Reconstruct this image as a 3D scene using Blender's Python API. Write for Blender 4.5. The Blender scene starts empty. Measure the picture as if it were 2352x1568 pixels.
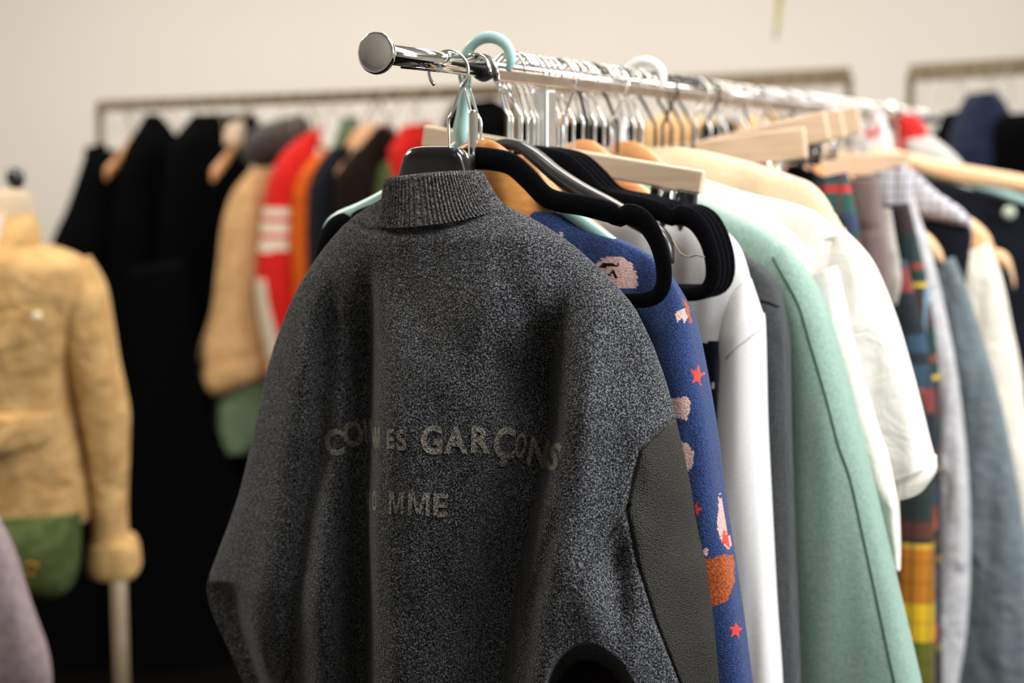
import bpy, bmesh, math, random
from mathutils import Vector, Matrix, noise
from mathutils.bvhtree import BVHTree
random.seed(7)
# ------------------------------------------------------------------ camera
SC = bpy.context.scene
COL = SC.collection
F = 3600.0                       # focal length in px of the 2352x1568 frame
PITCH = math.atan((784-370)/F)
CAM = Vector((0, 0, 1.5))
cp, sp = math.cos(PITCH), math.sin(PITCH)
cd = bpy.data.cameras.new('camera'); cam = bpy.data.objects.new('camera', cd); COL.objects.link(cam)
cam.location = CAM; cam.rotation_euler = (math.pi/2-PITCH, 0, 0)
cd.sensor_width = 36; cd.lens = 36*F/2352; cd.clip_start = .05
cd.dof.use_dof = True; cd.dof.focus_distance = 1.62; cd.dof.aperture_fstop = 2.6
SC.camera = cam
SC.view_settings.view_transform = 'Standard'; SC.view_settings.look = 'None'
SC.view_settings.gamma = 1; SC.view_settings.use_curve_mapping = False
SC.view_settings.exposure = 0.1
# ------------------------------------------------------------------ light
w = bpy.data.worlds.new('room_light'); SC.world = w; w.use_nodes = True
bg = w.node_tree.nodes['Background']; bg.inputs[0].default_value = (1, .93, .83, 1); bg.inputs[1].default_value = .34
def area(name, loc, rot, sx, sy, power, col):
    l = bpy.data.lights.new(name, 'AREA'); l.shape = 'RECTANGLE'; l.size = sx; l.size_y = sy; l.energy = power; l.color = col
    o = bpy.data.objects.new(name, l); COL.objects.link(o); o.location = loc; o.rotation_euler = rot
    return o
def aim(loc, tgt): return (Vector(tgt)-Vector(loc)).to_track_quat('-Z', 'Y').to_euler()
area('ceiling_panel_light', (1.1, 1.0, 2.98), (0, 0, 0), 1.6, .7, 60, (1, .98, .94))
area('ceiling_panel_light', (.9, 3.0, 2.98), (0, 0, 0), 1.6, .7, 45, (1, .96, .9))
area('ceiling_panel_light', (.2, 5.3, 2.98), (0, 0, 0), 5.4, .8, 135, (1, .95, .87))
area('ceiling_panel_light', (-2.3, 2.6, 2.98), (0, 0, 0), 1.2, 1.0, 82, (1, .92, .8))
L = (3.4, .3, 2.3); area('right_key_light', L, aim(L, (0.1, 1.9, 1.1)), 1.2, 1.2, 125, (.9, .95, 1))  # cool key lamp added at the right; no window stands there

# ------------------------------------------------------------------ px helpers (frame 2352x1568)
def ray(px, py):
    x, u = (px-1176)/F, -(py-784)/F
    return Vector((x, cp+u*sp, u*cp-sp))
def P(px, py, d): return CAM + ray(px, py)*d
def proj(w_):
    v = w_-CAM
    d = v.y*cp - v.z*sp; u = v.y*sp + v.z*cp
    return 1176+F*v.x/d, 784-F*u/d
D0 = 1.56
RAIL_A = math.atan((2950-1176)/math.hypot(F, 414))
RD = Vector((math.sin(RAIL_A), math.cos(RAIL_A), 0))
RO = P(865, 122, D0); RZ = RO.z
def on_rail(px):                 # rail point seen at column px
    d = D0*(2950-865)/(2950-px)
    s = (d-D0)/(RD.y*cp)
    return RO+RD*s
def Sx(px): return (on_rail(px)-RO).length
class Pl:                        # hanging plane: x across, y away, z up
    def __init__(s, loc, ang): 
        s.loc = Vector(loc); s.ang = ang
        s.X = Vector((math.cos(ang), math.sin(ang), 0)); s.Y = Vector((-math.sin(ang), math.cos(ang), 0))
    def hit(s, px, py, d=0.0):   # local point; d = distance in front of plane
        r = ray(px, py); q = s.loc - s.Y*d - CAM
        k = q.dot(s.Y)/r.dot(s.Y); w_ = CAM + r*k - s.loc
        return Vector((w_.dot(s.X), -d, w_.z))
    def world(s, l): return s.loc + s.X*l[0] + s.Y*l[1] + Vector((0, 0, l[2]))
    def px(s, l): return proj(s.world(l))
def RP(px, yaw=0): return Pl(on_rail(px)+Vector((0, 0, .007*(px > 1118))), -RAIL_A+math.radians(yaw))
# ------------------------------------------------------------------ objects
def link(name, me, parent=None, m=None, loc=None):
    o = bpy.data.objects.new(name, me); COL.objects.link(o)
    if parent: o.parent = parent
    if loc is not None: o.location = loc
    if m and me: me.materials.append(m)
    return o
def tag(o, label, cat, group=None, kind=None):
    o['label'] = label; o['category'] = cat
    if group: o['group'] = group
    if kind: o['kind'] = kind
    return o
def thing(name, label, cat, pl, group=None):
    o = link(name, None, None, None, pl.loc); o.rotation_euler = (0, 0, pl.ang); o.empty_display_size = .05
    return tag(o, label, cat, group)
def dup(root, loc, rz, label, group=None):
    r = root.copy(); COL.objects.link(r); r.location = loc; r.rotation_euler = (root.rotation_euler[0], root.rotation_euler[1], rz); r['label'] = label
    if group: r['group'] = group
    for ch in list(root.children):
        c = ch.copy(); COL.objects.link(c); c.parent = r
        for g in ch.children:
            e = g.copy(); COL.objects.link(e); e.parent = c
    return r
def mesh(name, vs, fs, smooth=True):
    me = bpy.data.meshes.new(name); me.from_pydata([tuple(v) for v in vs], [], fs); me.update()
    if smooth:
        for p in me.polygons: p.use_smooth = True
    return me
def fixn(me):
    bm = bmesh.new(); bm.from_mesh(me); bmesh.ops.recalc_face_normals(bm, faces=bm.faces); bm.to_mesh(me); bm.free(); return me
def catmull(pts, n):
    out = []; m = len(pts)
    seg = [max(1e-6, sum((a-b)**2 for a, b in zip(pts[i], pts[i+1]))**.5) for i in range(m-1)]
    tot = sum(seg)
    for k in range(n):
        d = tot*k/(n-1); i = 0
        while i < m-2 and d > seg[i]: d -= seg[i]; i += 1
        u = min(1, d/seg[i]); p = [pts[max(0, i-1)], pts[i], pts[i+1], pts[min(m-1, i+2)]]
        out.append([.5*(2*b+(c-a)*u+(2*a-5*b+4*c-d_)*u*u+(3*b-a-3*c+d_)*u**3) for a, b, c, d_ in zip(*p)])
    return out
def tube(path, r, n=8, closed=False, flat=None, nrm=None):
    """sweep; r number or list; flat=(a,b) scales along in-plane normal / plane axis nrm"""
    P_ = [Vector(p) for p in path]; m = len(P_); vs = []; fs = []
    up = Vector(nrm) if nrm else None
    prev = None
    for i, p in enumerate(P_):
        if closed: t = P_[(i+1) % m]-P_[i-1]
        else: t = P_[min(i+1, m-1)]-P_[max(i-1, 0)]
        if t.length < 1e-9: t = Vector((0, 0, 1))
        t.normalize()
        if up is not None: a = up.cross(t).normalized(); b = up.copy()
        else:
            if prev is None:
                a = t.orthogonal().normalized()
            else: a = (prev - t*prev.dot(t)).normalized()
            prev = a; b = t.cross(a)
        rr = r[i] if isinstance(r, (list, tuple)) else r
        fa, fb = flat if flat else (1, 1)
        for k in range(n):
            th = 2*math.pi*k/n
            vs.append(p + a*math.cos(th)*rr*fa + b*math.sin(th)*rr*fb)
    for i in range(m if closed else m-1):
        for k in range(n):
            A = i*n+k; B = i*n+(k+1) % n; C_ = ((i+1) % m)*n+(k+1) % n; D = ((i+1) % m)*n+k
            fs.append((A, B, C_, D))
    if not closed:
        fs.append(tuple(range(n))[::-1]); fs.append(tuple((m-1)*n+k for k in range(n)))
    return vs, fs
def tube_obj(name, path, r, mt, parent=None, **kw):
    return link(name, fixn(mesh(name, *tube(path, r, **kw))), parent, mt)
def box_me(name, c, s, bev=.002, rot=None):
    bm = bmesh.new(); bmesh.ops.create_cube(bm, size=1)
    for v in bm.verts: v.co = Vector((v.co.x*s[0], v.co.y*s[1], v.co.z*s[2]))
    if bev: bmesh.ops.bevel(bm, geom=bm.edges[:], offset=bev, segments=2, affect='EDGES', profile=.5)
    M = Matrix.Translation(Vector(c)) @ (rot if rot else Matrix.Identity(4))
    bm.transform(M); me = bpy.data.meshes.new(name); bm.to_mesh(me); bm.free()
    return me
def box(name, c, s, mt, parent=None, bev=.002, rot=None): return link(name, box_me(name, c, s, bev, rot), parent, mt)
# ------------------------------------------------------------------ materials
def nodes(name):
    m = bpy.data.materials.new(name); m.use_nodes = True; nt = m.node_tree
    return m, nt, nt.nodes['Principled BSDF']
def N(nt, t, **kw):
    n = nt.nodes.new(t)
    for k, v in kw.items():
        if isinstance(k, str) and hasattr(n, k): setattr(n, k, v)
        else: n.inputs[k].default_value = v
    return n
def c4(c): return (c[0], c[1], c[2], 1)
def srgb(r, g, b):
    f = lambda v: (v/255/12.92 if v/255 <= .04045 else ((v/255+.055)/1.055)**2.4)
    return (f(r), f(g), f(b))
def cloth(name, col, col2=None, sc=260, rough=.9, bump=.25, bsc=700, sheen=.15, lo=.4, hi=.6, aniso=None, wrinkle=.0):
    m, nt, b = nodes(name); b.inputs['Roughness'].default_value = rough
    b.inputs['Specular IOR Level'].default_value = .25
    b.inputs['Sheen Weight'].default_value = sheen; b.inputs['Sheen Roughness'].default_value = .5
    tc = N(nt, 'ShaderNodeTexCoord'); mp = N(nt, 'ShaderNodeMapping'); nt.links.new(tc.outputs['Object'], mp.inputs[0])
    if aniso: mp.inputs['Scale'].default_value = aniso
    n1 = N(nt, 'ShaderNodeTexNoise'); n1.inputs['Scale'].default_value = sc; n1.inputs['Detail'].default_value = 3
    nt.links.new(mp.outputs[0], n1.inputs['Vector'])
    r = N(nt, 'ShaderNodeValToRGB'); r.color_ramp.elements[0].position = lo; r.color_ramp.elements[1].position = hi
    c2 = col2 or tuple(v*.8 for v in col)
    r.color_ramp.elements[0].color = c4(c2); r.color_ramp.elements[1].color = c4(col)
    nt.links.new(n1.outputs[0], r.inputs[0]); nt.links.new(r.outputs[0], b.inputs['Base Color'])
    n2 = N(nt, 'ShaderNodeTexNoise'); n2.inputs['Scale'].default_value = bsc; nt.links.new(mp.outputs[0], n2.inputs['Vector'])
    bp = N(nt, 'ShaderNodeBump'); bp.inputs['Strength'].default_value = bump; bp.inputs['Distance'].default_value = .002
    nt.links.new(n2.outputs[0], bp.inputs['Height'])
    if wrinkle:
        n3 = N(nt, 'ShaderNodeTexNoise'); n3.inputs['Scale'].default_value = 14; n3.inputs['Detail'].default_value = 3; n3.inputs['Distortion'].default_value = .6
        nt.links.new(tc.outputs['Object'], n3.inputs['Vector'])
        b3 = N(nt, 'ShaderNodeBump'); b3.inputs['Strength'].default_value = wrinkle; b3.inputs['Distance'].default_value = .03
        nt.links.new(n3.outputs[0], b3.inputs['Height']); nt.links.new(bp.outputs[0], b3.inputs['Normal'])
        nt.links.new(b3.outputs[0], b.inputs['Normal'])
    else: nt.links.new(bp.outputs[0], b.inputs['Normal'])
    return m
def plain(name, col, rough=.5, metal=0, spec=.5, coat=0, noise_amt=.06, nsc=30, alpha=1):
    m, nt, b = nodes(name); b.inputs['Roughness'].default_value = rough; b.inputs['Metallic'].default_value = metal
    b.inputs['Specular IOR Level'].default_value = spec; b.inputs['Coat Weight'].default_value = coat
    tc = N(nt, 'ShaderNodeTexCoord'); n1 = N(nt, 'ShaderNodeTexNoise'); n1.inputs['Scale'].default_value = nsc
    nt.links.new(tc.outputs['Object'], n1.inputs['Vector'])
    r = N(nt, 'ShaderNodeValToRGB'); r.color_ramp.elements[0].position = .35; r.color_ramp.elements[1].position = .65
    r.color_ramp.elements[0].color = c4([v*(1-noise_amt) for v in col]); r.color_ramp.elements[1].color = c4([min(1, v*(1+noise_amt)) for v in col])
    nt.links.new(n1.outputs[0], r.inputs[0]); nt.links.new(r.outputs[0], b.inputs['Base Color'])
    return m
def wood(name, c1, c2):
    m, nt, b = nodes(name); b.inputs['Roughness'].default_value = .38; b.inputs['Coat Weight'].default_value = .25; b.inputs['Coat Roughness'].default_value = .25
    tc = N(nt, 'ShaderNodeTexCoord'); mp = N(nt, 'ShaderNodeMapping'); mp.inputs['Scale'].default_value = (6, 60, 90)
    nt.links.new(tc.outputs['Object'], mp.inputs[0])
    n1 = N(nt, 'ShaderNodeTexNoise'); n1.inputs['Scale'].default_value = 1.5; n1.inputs['Detail'].default_value = 4; nt.links.new(mp.outputs[0], n1.inputs['Vector'])
    r = N(nt, 'ShaderNodeValToRGB'); r.color_ramp.elements[0].position = .3; r.color_ramp.elements[1].position = .7
    r.color_ramp.elements[0].color = c4(c1); r.color_ramp.elements[1].color = c4(c2)
    nt.links.new(n1.outputs[0], r.inputs[0]); nt.links.new(r.outputs[0], b.inputs['Base Color'])
    return m
def plaid(name, base, bands, rough=.9):
    """bands: list of (axis 'X'|'Z', period, start, width, colour, mix)"""
    m, nt, b = nodes(name); b.inputs['Roughness'].default_value = rough
    tc = N(nt, 'ShaderNodeTexCoord'); sx = N(nt, 'ShaderNodeSeparateXYZ'); nt.links.new(tc.outputs['Object'], sx.inputs[0])
    cur = N(nt, 'ShaderNodeRGB'); cur.outputs[0].default_value = c4(base); out = cur.outputs[0]
    for ax, per, st, wd, col, mx in bands:
        a = N(nt, 'ShaderNodeMath', operation='ADD'); nt.links.new(sx.outputs[ax], a.inputs[0]); a.inputs[1].default_value = 10-st
        d = N(nt, 'ShaderNodeMath', operation='FLOORED_MODULO'); nt.links.new(a.outputs[0], d.inputs[0]); d.inputs[1].default_value = per
        l = N(nt, 'ShaderNodeMath', operation='LESS_THAN'); nt.links.new(d.outputs[0], l.inputs[0]); l.inputs[1].default_value = wd
        k = N(nt, 'ShaderNodeMath', operation='MULTIPLY'); nt.links.new(l.outputs[0], k.inputs[0]); k.inputs[1].default_value = mx
        mix = N(nt, 'ShaderNodeMix', data_type='RGBA'); nt.links.new(k.outputs[0], mix.inputs[0]); nt.links.new(out, mix.inputs[6]); mix.inputs[7].default_value = c4(col)
        out = mix.outputs[2]
    nt.links.new(out, b.inputs['Base Color']); return m
M = {}
def chrome(name, rough):
    m, nt, b = nodes(name); b.inputs['Metallic'].default_value = 1; b.inputs['Roughness'].default_value = rough
    tc = N(nt, 'ShaderNodeTexCoord'); n1 = N(nt, 'ShaderNodeTexNoise'); n1.inputs['Scale'].default_value = 60; nt.links.new(tc.outputs['Object'], n1.inputs['Vector'])
    r = N(nt, 'ShaderNodeValToRGB'); r.color_ramp.elements[0].color = (.72, .71, .69, 1); r.color_ramp.elements[1].color = (.9, .89, .87, 1)
    nt.links.new(n1.outputs[0], r.inputs[0]); nt.links.new(r.outputs[0], b.inputs['Base Color']); return m
M['chrome'] = chrome('chrome', .07); M['wire'] = chrome('hook_wire', .15); M['woodrefl'] = plain('wood_reflection_metal', (.62, .5, .42), .32, metal=1); M['cap'] = chrome('polished_cap', .08); M['chromes'] = chrome('satin_chrome', .34)  # beam metal has the pinkish reflection of the wooden hangers tinted in
M['blackplastic'] = plain('black_plastic', (.006, .006, .008), .2, coat=.6, nsc=8)
M['greyplastic'] = plain('grey_black_plastic', (.026, .025, .025), .3, coat=.4, nsc=8)
M['mint'] = plain('mint_plastic', srgb(176, 216, 212), .35, coat=.3)
M['velvet'] = cloth('black_velvet', (.006, .006, .008), (.002, .002, .003), sc=900, sheen=.25, bump=.5)
M['woodo'] = wood('orange_wood', srgb(205, 140, 84), srgb(232, 174, 120))
M['woodb'] = wood('brown_wood', srgb(176, 114, 50), srgb(205, 140, 74))
M['woodp'] = wood('pale_wood', srgb(222, 190, 158), srgb(238, 212, 184))
M['_'] = None; M['rubber'] = plain('black_rubber', (.01, .01, .01), .45)
M['elastic'] = plain('clear_elastic', srgb(150, 130, 110), .4)
M['bghook'] = plain('dull_hook_wire', srgb(170, 158, 136), .4, metal=.4); M['bgmetal'] = plain('dull_bronze_metal', srgb(118, 102, 76), .5, metal=0)
wl = cloth('grey_wool', (.215, .222, .238), (.007, .007, .009), sc=600, bump=.9, bsc=420, sheen=.05, lo=.45, hi=.72, rough=.98)
M['wool'] = wl
M['rib'] = cloth('grey_rib', (.21, .20, .20), (.012, .012, .013), sc=560, bump=.8, bsc=500, sheen=.12, lo=.42, hi=.66, rough=.98)
lt, nt, b = nodes('dark_leather'); b.inputs['Specular IOR Level'].default_value = .35; b.inputs['Roughness'].default_value = .52
tc = N(nt, 'ShaderNodeTexCoord'); vo = N(nt, 'ShaderNodeTexVoronoi'); vo.inputs['Scale'].default_value = 800; nt.links.new(tc.outputs['Object'], vo.inputs['Vector'])
r_ = N(nt, 'ShaderNodeValToRGB'); r_.color_ramp.elements[0].color = (.036, .030, .023, 1); r_.color_ramp.elements[1].color = (.010, .008, .006, 1)
r_.color_ramp.elements[1].position = .7
nt.links.new(vo.outputs['Distance'], r_.inputs[0]); nt.links.new(r_.outputs[0], b.inputs['Base Color'])
bp = N(nt, 'ShaderNodeBump'); bp.invert = True; bp.inputs['Strength'].default_value = .7; bp.inputs['Distance'].default_value = .0012
nt.links.new(vo.outputs['Distance'], bp.inputs['Height']); nt.links.new(bp.outputs[0], b.inputs['Normal'])
M['leather'] = lt
M['lining'] = cloth('dark_brown_lining', (.014, .007, .006), sc=60)
M['print'] = cloth('faded_print', srgb(150, 145, 136), (.03, .028, .026), sc=600, bump=.8, bsc=420, lo=.38, hi=.56, rough=.98, sheen=0)
M['navy'] = cloth('navy_knit', srgb(52, 80, 138), srgb(10, 24, 60), sc=560, lo=.36, hi=.70, bump=.8, bsc=520, aniso=(1, 1, 1.6))
M['pink'] = cloth('pink_knit', srgb(212, 176, 168), srgb(184, 146, 140), sc=420, bump=.6)
M['red'] = cloth('red_knit', srgb(226, 56, 42), sc=420, bump=.6)
M['orange'] = cloth('rust_knit', srgb(182, 88, 34), srgb(120, 52, 18), sc=420, bump=.6)
M['blackk'] = cloth('black_knit', (.004, .004, .004), sc=420)
M['white'] = cloth('white_jersey', srgb(224, 221, 219), srgb(215, 212, 210), sc=500, bump=.15)
M['whitet'] = cloth('white_cotton', srgb(226, 222, 214), srgb(218, 214, 206), sc=300, bump=.15, wrinkle=.35)
M['cream'] = cloth('cream_cotton', srgb(222, 204, 170), srgb(212, 194, 160), sc=300, bump=.2)
M['offw'] = cloth('off_white_cotton', srgb(236, 230, 216), srgb(226, 219, 204), sc=200, bump=.2, wrinkle=.3)
M['green'] = cloth('sage_suede', srgb(146, 170, 158), srgb(124, 152, 140), sc=200, bump=.3, bsc=500, lo=.3, hi=.7)
M['char'] = cloth('charcoal_cotton', srgb(58, 60, 62), srgb(46, 48, 50), sc=300, bump=.3, wrinkle=.35)
M['gloss'] = plain('glossy_black_print', (.006, .007, .009), .2, coat=.5)
M['denimg'] = cloth('washed_grey_denim', srgb(206, 202, 200), srgb(172, 172, 178), sc=110, bump=.4, wrinkle=.6, lo=.3, hi=.7)
M['denimb'] = cloth('slate_denim', srgb(112, 122, 126), srgb(92, 102, 108), sc=60, bump=.3, wrinkle=.5, lo=.3, hi=.7)
M['mauve'] = cloth('mauve_wool', srgb(128, 108, 104), srgb(108, 90, 88), sc=400, bump=.3)
M['dark'] = cloth('dark_navy_cloth', (.012, .013, .019), sc=80, wrinkle=.4, sheen=.03)
M['black'] = cloth('black_cloth', (.0022, .0022, .0025), sc=60, sheen=0, wrinkle=.3)
M['brownb'] = cloth('dark_brown_cloth', (.013, .008, .006), sc=60, sheen=.02)
M['fur'] = cloth('brown_fur', srgb(60, 50, 44), srgb(38, 30, 26), sc=60, bump=1)
M['tan'] = cloth('tan_canvas', srgb(206, 168, 112), srgb(190, 150, 96), sc=20, wrinkle=.75, bump=.2, sheen=0)
M['tanb'] = cloth('sand_canvas', srgb(206, 166, 118), srgb(190, 150, 102), sc=20, wrinkle=.35, sheen=0)
M['sage'] = cloth('sage_lining', srgb(104, 122, 96), srgb(92, 110, 86), sc=30, sheen=0, wrinkle=.3)
M['olive'] = cloth('olive_canvas', srgb(78, 90, 48), srgb(64, 76, 38), sc=30, wrinkle=.4, sheen=0)
M['scarlet'] = cloth('scarlet_knit', srgb(216, 34, 26), srgb(190, 24, 18), sc=200, sheen=0)
M['ivory'] = cloth('ivory_knit', srgb(232, 216, 196), sc=200, sheen=0)
M['tanger'] = cloth('orange_knit', srgb(226, 106, 26), srgb(196, 84, 16), sc=60, sheen=0, wrinkle=.4)
M['lilac'] = cloth('lilac_jersey', srgb(176, 160, 166), srgb(160, 144, 150), sc=60, sheen=0)
M['maroon'] = cloth('maroon_cloth', (.02, .007, .009), sc=60, sheen=0)
M['brass'] = plain('brass', srgb(190, 140, 50), .3, metal=1)
M['pearl'] = plain('pearl_button', srgb(240, 225, 190), .15, coat=1)
M['denimn'] = cloth('blue_denim', srgb(30, 40, 66), srgb(18, 24, 40), sc=60, sheen=0, wrinkle=.4)
M['tartan'] = plaid('green_tartan', srgb(40, 84, 76), [('Z', .085, .0, .03, srgb(54, 58, 92), .85), ('Z', .085, .062, .012, srgb(200, 46, 52), .9), ('X', .07, .0, .02, srgb(26, 40, 60), .6), ('X', .07, .04, .006, srgb(120, 40, 50), .5)])
M['flannel'] = plaid('dark_flannel', srgb(24, 52, 48), [('Z', .16, .0, .06, srgb(74, 42, 38), .8), ('Z', .16, .1, .012, srgb(160, 66, 44), .6), ('Z', .16, .07, .008, srgb(214, 180, 50), .9), ('X', .1, .0, .05, srgb(20, 26, 34), .6), ('X', .1, .07, .006, srgb(120, 160, 180), .7)])
M['yplaid'] = plaid('yellow_plaid', srgb(30, 44, 42), [('Z', 2, -.845, .095, srgb(190, 118, 22), 1), ('Z', 2, -.91, .065, srgb(226, 184, 26), 1), ('Z', 2, -1.2, .29, srgb(104, 108, 26), 1), ('Z', 2, -.752, .008, srgb(222, 180, 60), 1), ('Z', 2, -.735, .03, srgb(96, 50, 36), .8), ('X', .06, .0, .018, srgb(70, 50, 16), .45), ('X', .06, .034, .003, srgb(20, 18, 10), .9), ('Z', .034, .01, .0015, srgb(30, 26, 10), .8)])
M['gplaid'] = plaid('grey_check', srgb(198, 194, 198), [('X', .016, 0, .004, srgb(120, 118, 132), .7), ('Z', .016, 0, .004, srgb(120, 118, 132), .7)])
M['bluep'] = plaid('blue_red_plaid', srgb(44, 72, 92), [('Z', .2, .0, .07, srgb(18, 20, 28), .95), ('Z', .2, .07, .04, srgb(190, 66, 44), .85), ('X', .05, 0, .02, srgb(24, 30, 40), .6), ('Z', .2, .15, .02, srgb(22, 28, 34), .9)])
M['redwhite'] = plain('red_label', srgb(206, 36, 40), .5)
del M['_']
for k in ('black', 'brownb', 'maroon', 'velvet', 'dark', 'lining', 'blackk'):
    M[k].node_tree.nodes['Principled BSDF'].inputs['Specular IOR Level'].default_value = .02
M['velvet'].node_tree.nodes['Principled BSDF'].inputs['Sheen Weight'].default_value = .03
# ------------------------------------------------------------------ room
mw, nt, b = nodes('painted_wall'); b.inputs['Roughness'].default_value = .85
tc = N(nt, 'ShaderNodeTexCoord'); n1 = N(nt, 'ShaderNodeTexNoise'); n1.inputs['Scale'].default_value = .7; nt.links.new(tc.outputs['Object'], n1.inputs['Vector'])
r_ = N(nt, 'ShaderNodeValToRGB'); r_.color_ramp.elements[0].color = c4(srgb(196, 190, 181)); r_.color_ramp.elements[1].color = c4(srgb(210, 204, 194))
nt.links.new(n1.outputs[0], r_.inputs[0]); nt.links.new(r_.outputs[0], b.inputs['Base Color'])
mf = cloth('shade_dark_floor', (.004, .003, .003), sc=80, sheen=0)  # near-black floor colour stands in for the deep shade down there
mc = plain('ceiling_paint', srgb(226, 222, 214), .9)
mf.node_tree.nodes['Principled BSDF'].inputs['Specular IOR Level'].default_value = 0
def struct(name, c, s, mt):
    o = box(name, c, s, mt, bev=0); o['kind'] = 'structure'; return o
struct('wall_back', (0, 6.9, 1.5), (9, .1, 3.1), mw)
struct('wall_left', (-4.4, 2.2, 1.5), (.1, 9.5, 3.1), mw)
struct('wall_right', (4.4, 2.2, 1.5), (.1, 9.5, 3.1), mw)
struct('wall_front', (0, -2.6, 1.5), (9, .1, 3.1), mw)
struct('floor', (0, 2.2, -.05), (9, 9.6, .1), mf)
struct('ceiling', (0, 2.2, 3.1), (9, 9.6, .1), mc)
struct('baseboard_back', (0, 6.84, .06), (9, .02, .12), mc)

# ------------------------------------------------------------------ garment lofts
def rows_local(pl, rows):
    """px rows (xL,yL,xR,yR[,T]) -> (tL,zL,tR,zR,T); xL None = mirror of the right end about the hook axis"""
    out = []
    for r in rows:
        T = r[4] if len(r) > 4 else .03
        R_ = pl.hit(r[2], r[3])
        if r[0] is None: l = (-R_.x, R_.z)
        else: q = pl.hit(r[0], r[1]); l = (q.x, q.z)
        out.append((l[0], l[1], R_.x, R_.z, T))
    return out
def loft(name, pl, rows, mt, parent, nu=40, nv=50, fold=.008, ff=22, seed=0, mirror=False, extra=(), facemat=None, pw=.55, local=False, hem=0, open_top=False):
    R_ = rows if local else rows_local(pl, rows)
    R_ = catmull(R_, nv); vs = []; fs = []
    for i, (tl, zl, tr, zr, T) in enumerate(R_):
        T = max(T, .003)
        edge = min(1, i/3) if not open_top else 1
        for j in range(nu):
            th = 2*math.pi*j/nu; a = .5-.5*math.cos(th); s_ = math.sin(th)
            t = tl+(tr-tl)*a; z = zl+(zr-zl)*a
            h = T*abs(s_)**pw
            n_ = noise.noise((t*ff+seed*3.7, z*3.0, seed*1.3))*fold + noise.noise((t*ff*2.3+seed, z*7, seed*2.1+5))*fold*.35
            k = min(1, abs(s_)*1.6)*edge
            y = (-h if s_ > 0 else h) + n_*k
            vs.append((-t if mirror else t, y, z + (noise.noise((t*9, seed, 0))*hem if i == nv-1 else 0)))
    for i in range(nv-1):
        for j in range(nu):
            fs.append((i*nu+j, i*nu+(j+1) % nu, (i+1)*nu+(j+1) % nu, (i+1)*nu+j))
    fs.append(tuple(range(nu))); fs.append(tuple((nv-1)*nu+j for j in range(nu)))
    me = fixn(mesh(name, vs, fs)); me.materials.append(mt)
    if facemat:
        sl = {}
        for p in me.polygons:
            c = p.center
            if mirror: c = Vector((-c.x, c.y, c.z))
            q = facemat(c, pl)
            if q is not None:
                if q.name not in sl: me.materials.append(q); sl[q.name] = len(me.materials)-1
                p.material_index = sl[q.name]
    return link(name, me, parent)
def inpoly(x, y, poly):
    r = False; n = len(poly)
    for i in range(n):
        x1, y1 = poly[i]; x2, y2 = poly[(i+1) % n]
        if (y1 > y) != (y2 > y) and x < (x2-x1)*(y-y1)/(y2-y1)+x1: r = not r
    return r
# ------------------------------------------------------------------ hangers
def hook_path(k=1, R=.021, neck=-.092, lean=0, end=184):
    pts = [(lean, 0, neck-.012), (lean, 0, neck+.012), (lean, 0, neck+.030), (lean+k*.004, 0, neck+.037)]
    cz = .0115-R
    a0 = -48
    for q in range(0, 17):
        a = math.radians(a0+(end-a0)*q/16)
        pts.append((k*R*math.cos(a), 0, cz+R*math.sin(a)))
    return pts
def add_hook(root, k=1, mt=None, r=.0018, **kw):
    return tube_obj('hook', catmull(hook_path(k, **kw), 46), r, mt or M['wire'], root, n=8)
def arms(name, prof, mt, root, nu=14, p=.7, tilt=0, half=False):
    """prof: (t, ztop, zbot, thick, ycurve) for t>=0; mirrored unless half"""
    pr = catmull(prof, 34)
    if not half:
        pr = [(-a[0], *a[1:]) for a in pr[::-1][:-1]] + pr
    vs = []; fs = []
    for t, zt, zb, th, yc in pr:
        for j in range(nu):
            a = 2*math.pi*j/nu; c, s_ = math.cos(a), math.sin(a)
            y = yc + th/2*math.copysign(abs(c)**p, c); z = (zt+zb)/2+(zt-zb)/2*math.copysign(abs(s_)**p, s_)
            vs.append((t, y, z))
    m = len(pr)
    for i in range(m-1):
        for j in range(nu): fs.append((i*nu+j, i*nu+(j+1) % nu, (i+1)*nu+(j+1) % nu, (i+1)*nu+j))
    fs.append(tuple(range(nu))); fs.append(tuple((m-1)*nu+j for j in range(nu)))
    return link(name, fixn(mesh(name, vs, fs)), root, mt)
WOODPROF = [(0, -.086, -.108, .012, 0), (.02, -.088, -.118, .012, 0), (.05, -.102, -.134, .012, -.001), (.08, -.124, -.156, .013, -.003), (.13, -.148, -.182, .018, -.008), (.18, -.170, -.206, .026, -.016), (.213, -.186, -.220, .028, -.022), (.22, -.198, -.21, .016, -.024)]
def wood_hanger(px, label, mt='woodo', k=1, yaw=0, prof=WOODPROF, hookm=None, group='hangers on the chrome rail', bar=False, name='wooden_hanger', sc=1, pl=None):
    pl = pl or RP(px, yaw); t = thing(name, label, 'hanger', pl, group)
    add_hook(t, k, hookm); arms('arms', [(a[0]*sc, *a[1:]) for a in prof], M[mt], t)
    if bar: tube_obj('bar', [(-.19*sc, 0, -.2), (.19*sc, 0, -.2)], .005, M[mt], t)
    return t, pl
def pxprof(pl, rows, side=1):
    out = []
    for x, y0, y1, th in rows:
        a, b_ = pl.hit(x, y0), pl.hit(x, y1); out.append((abs(a.x)*1.0 if side else a.x, a.z, b_.z, th, 0))
    return out
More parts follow.
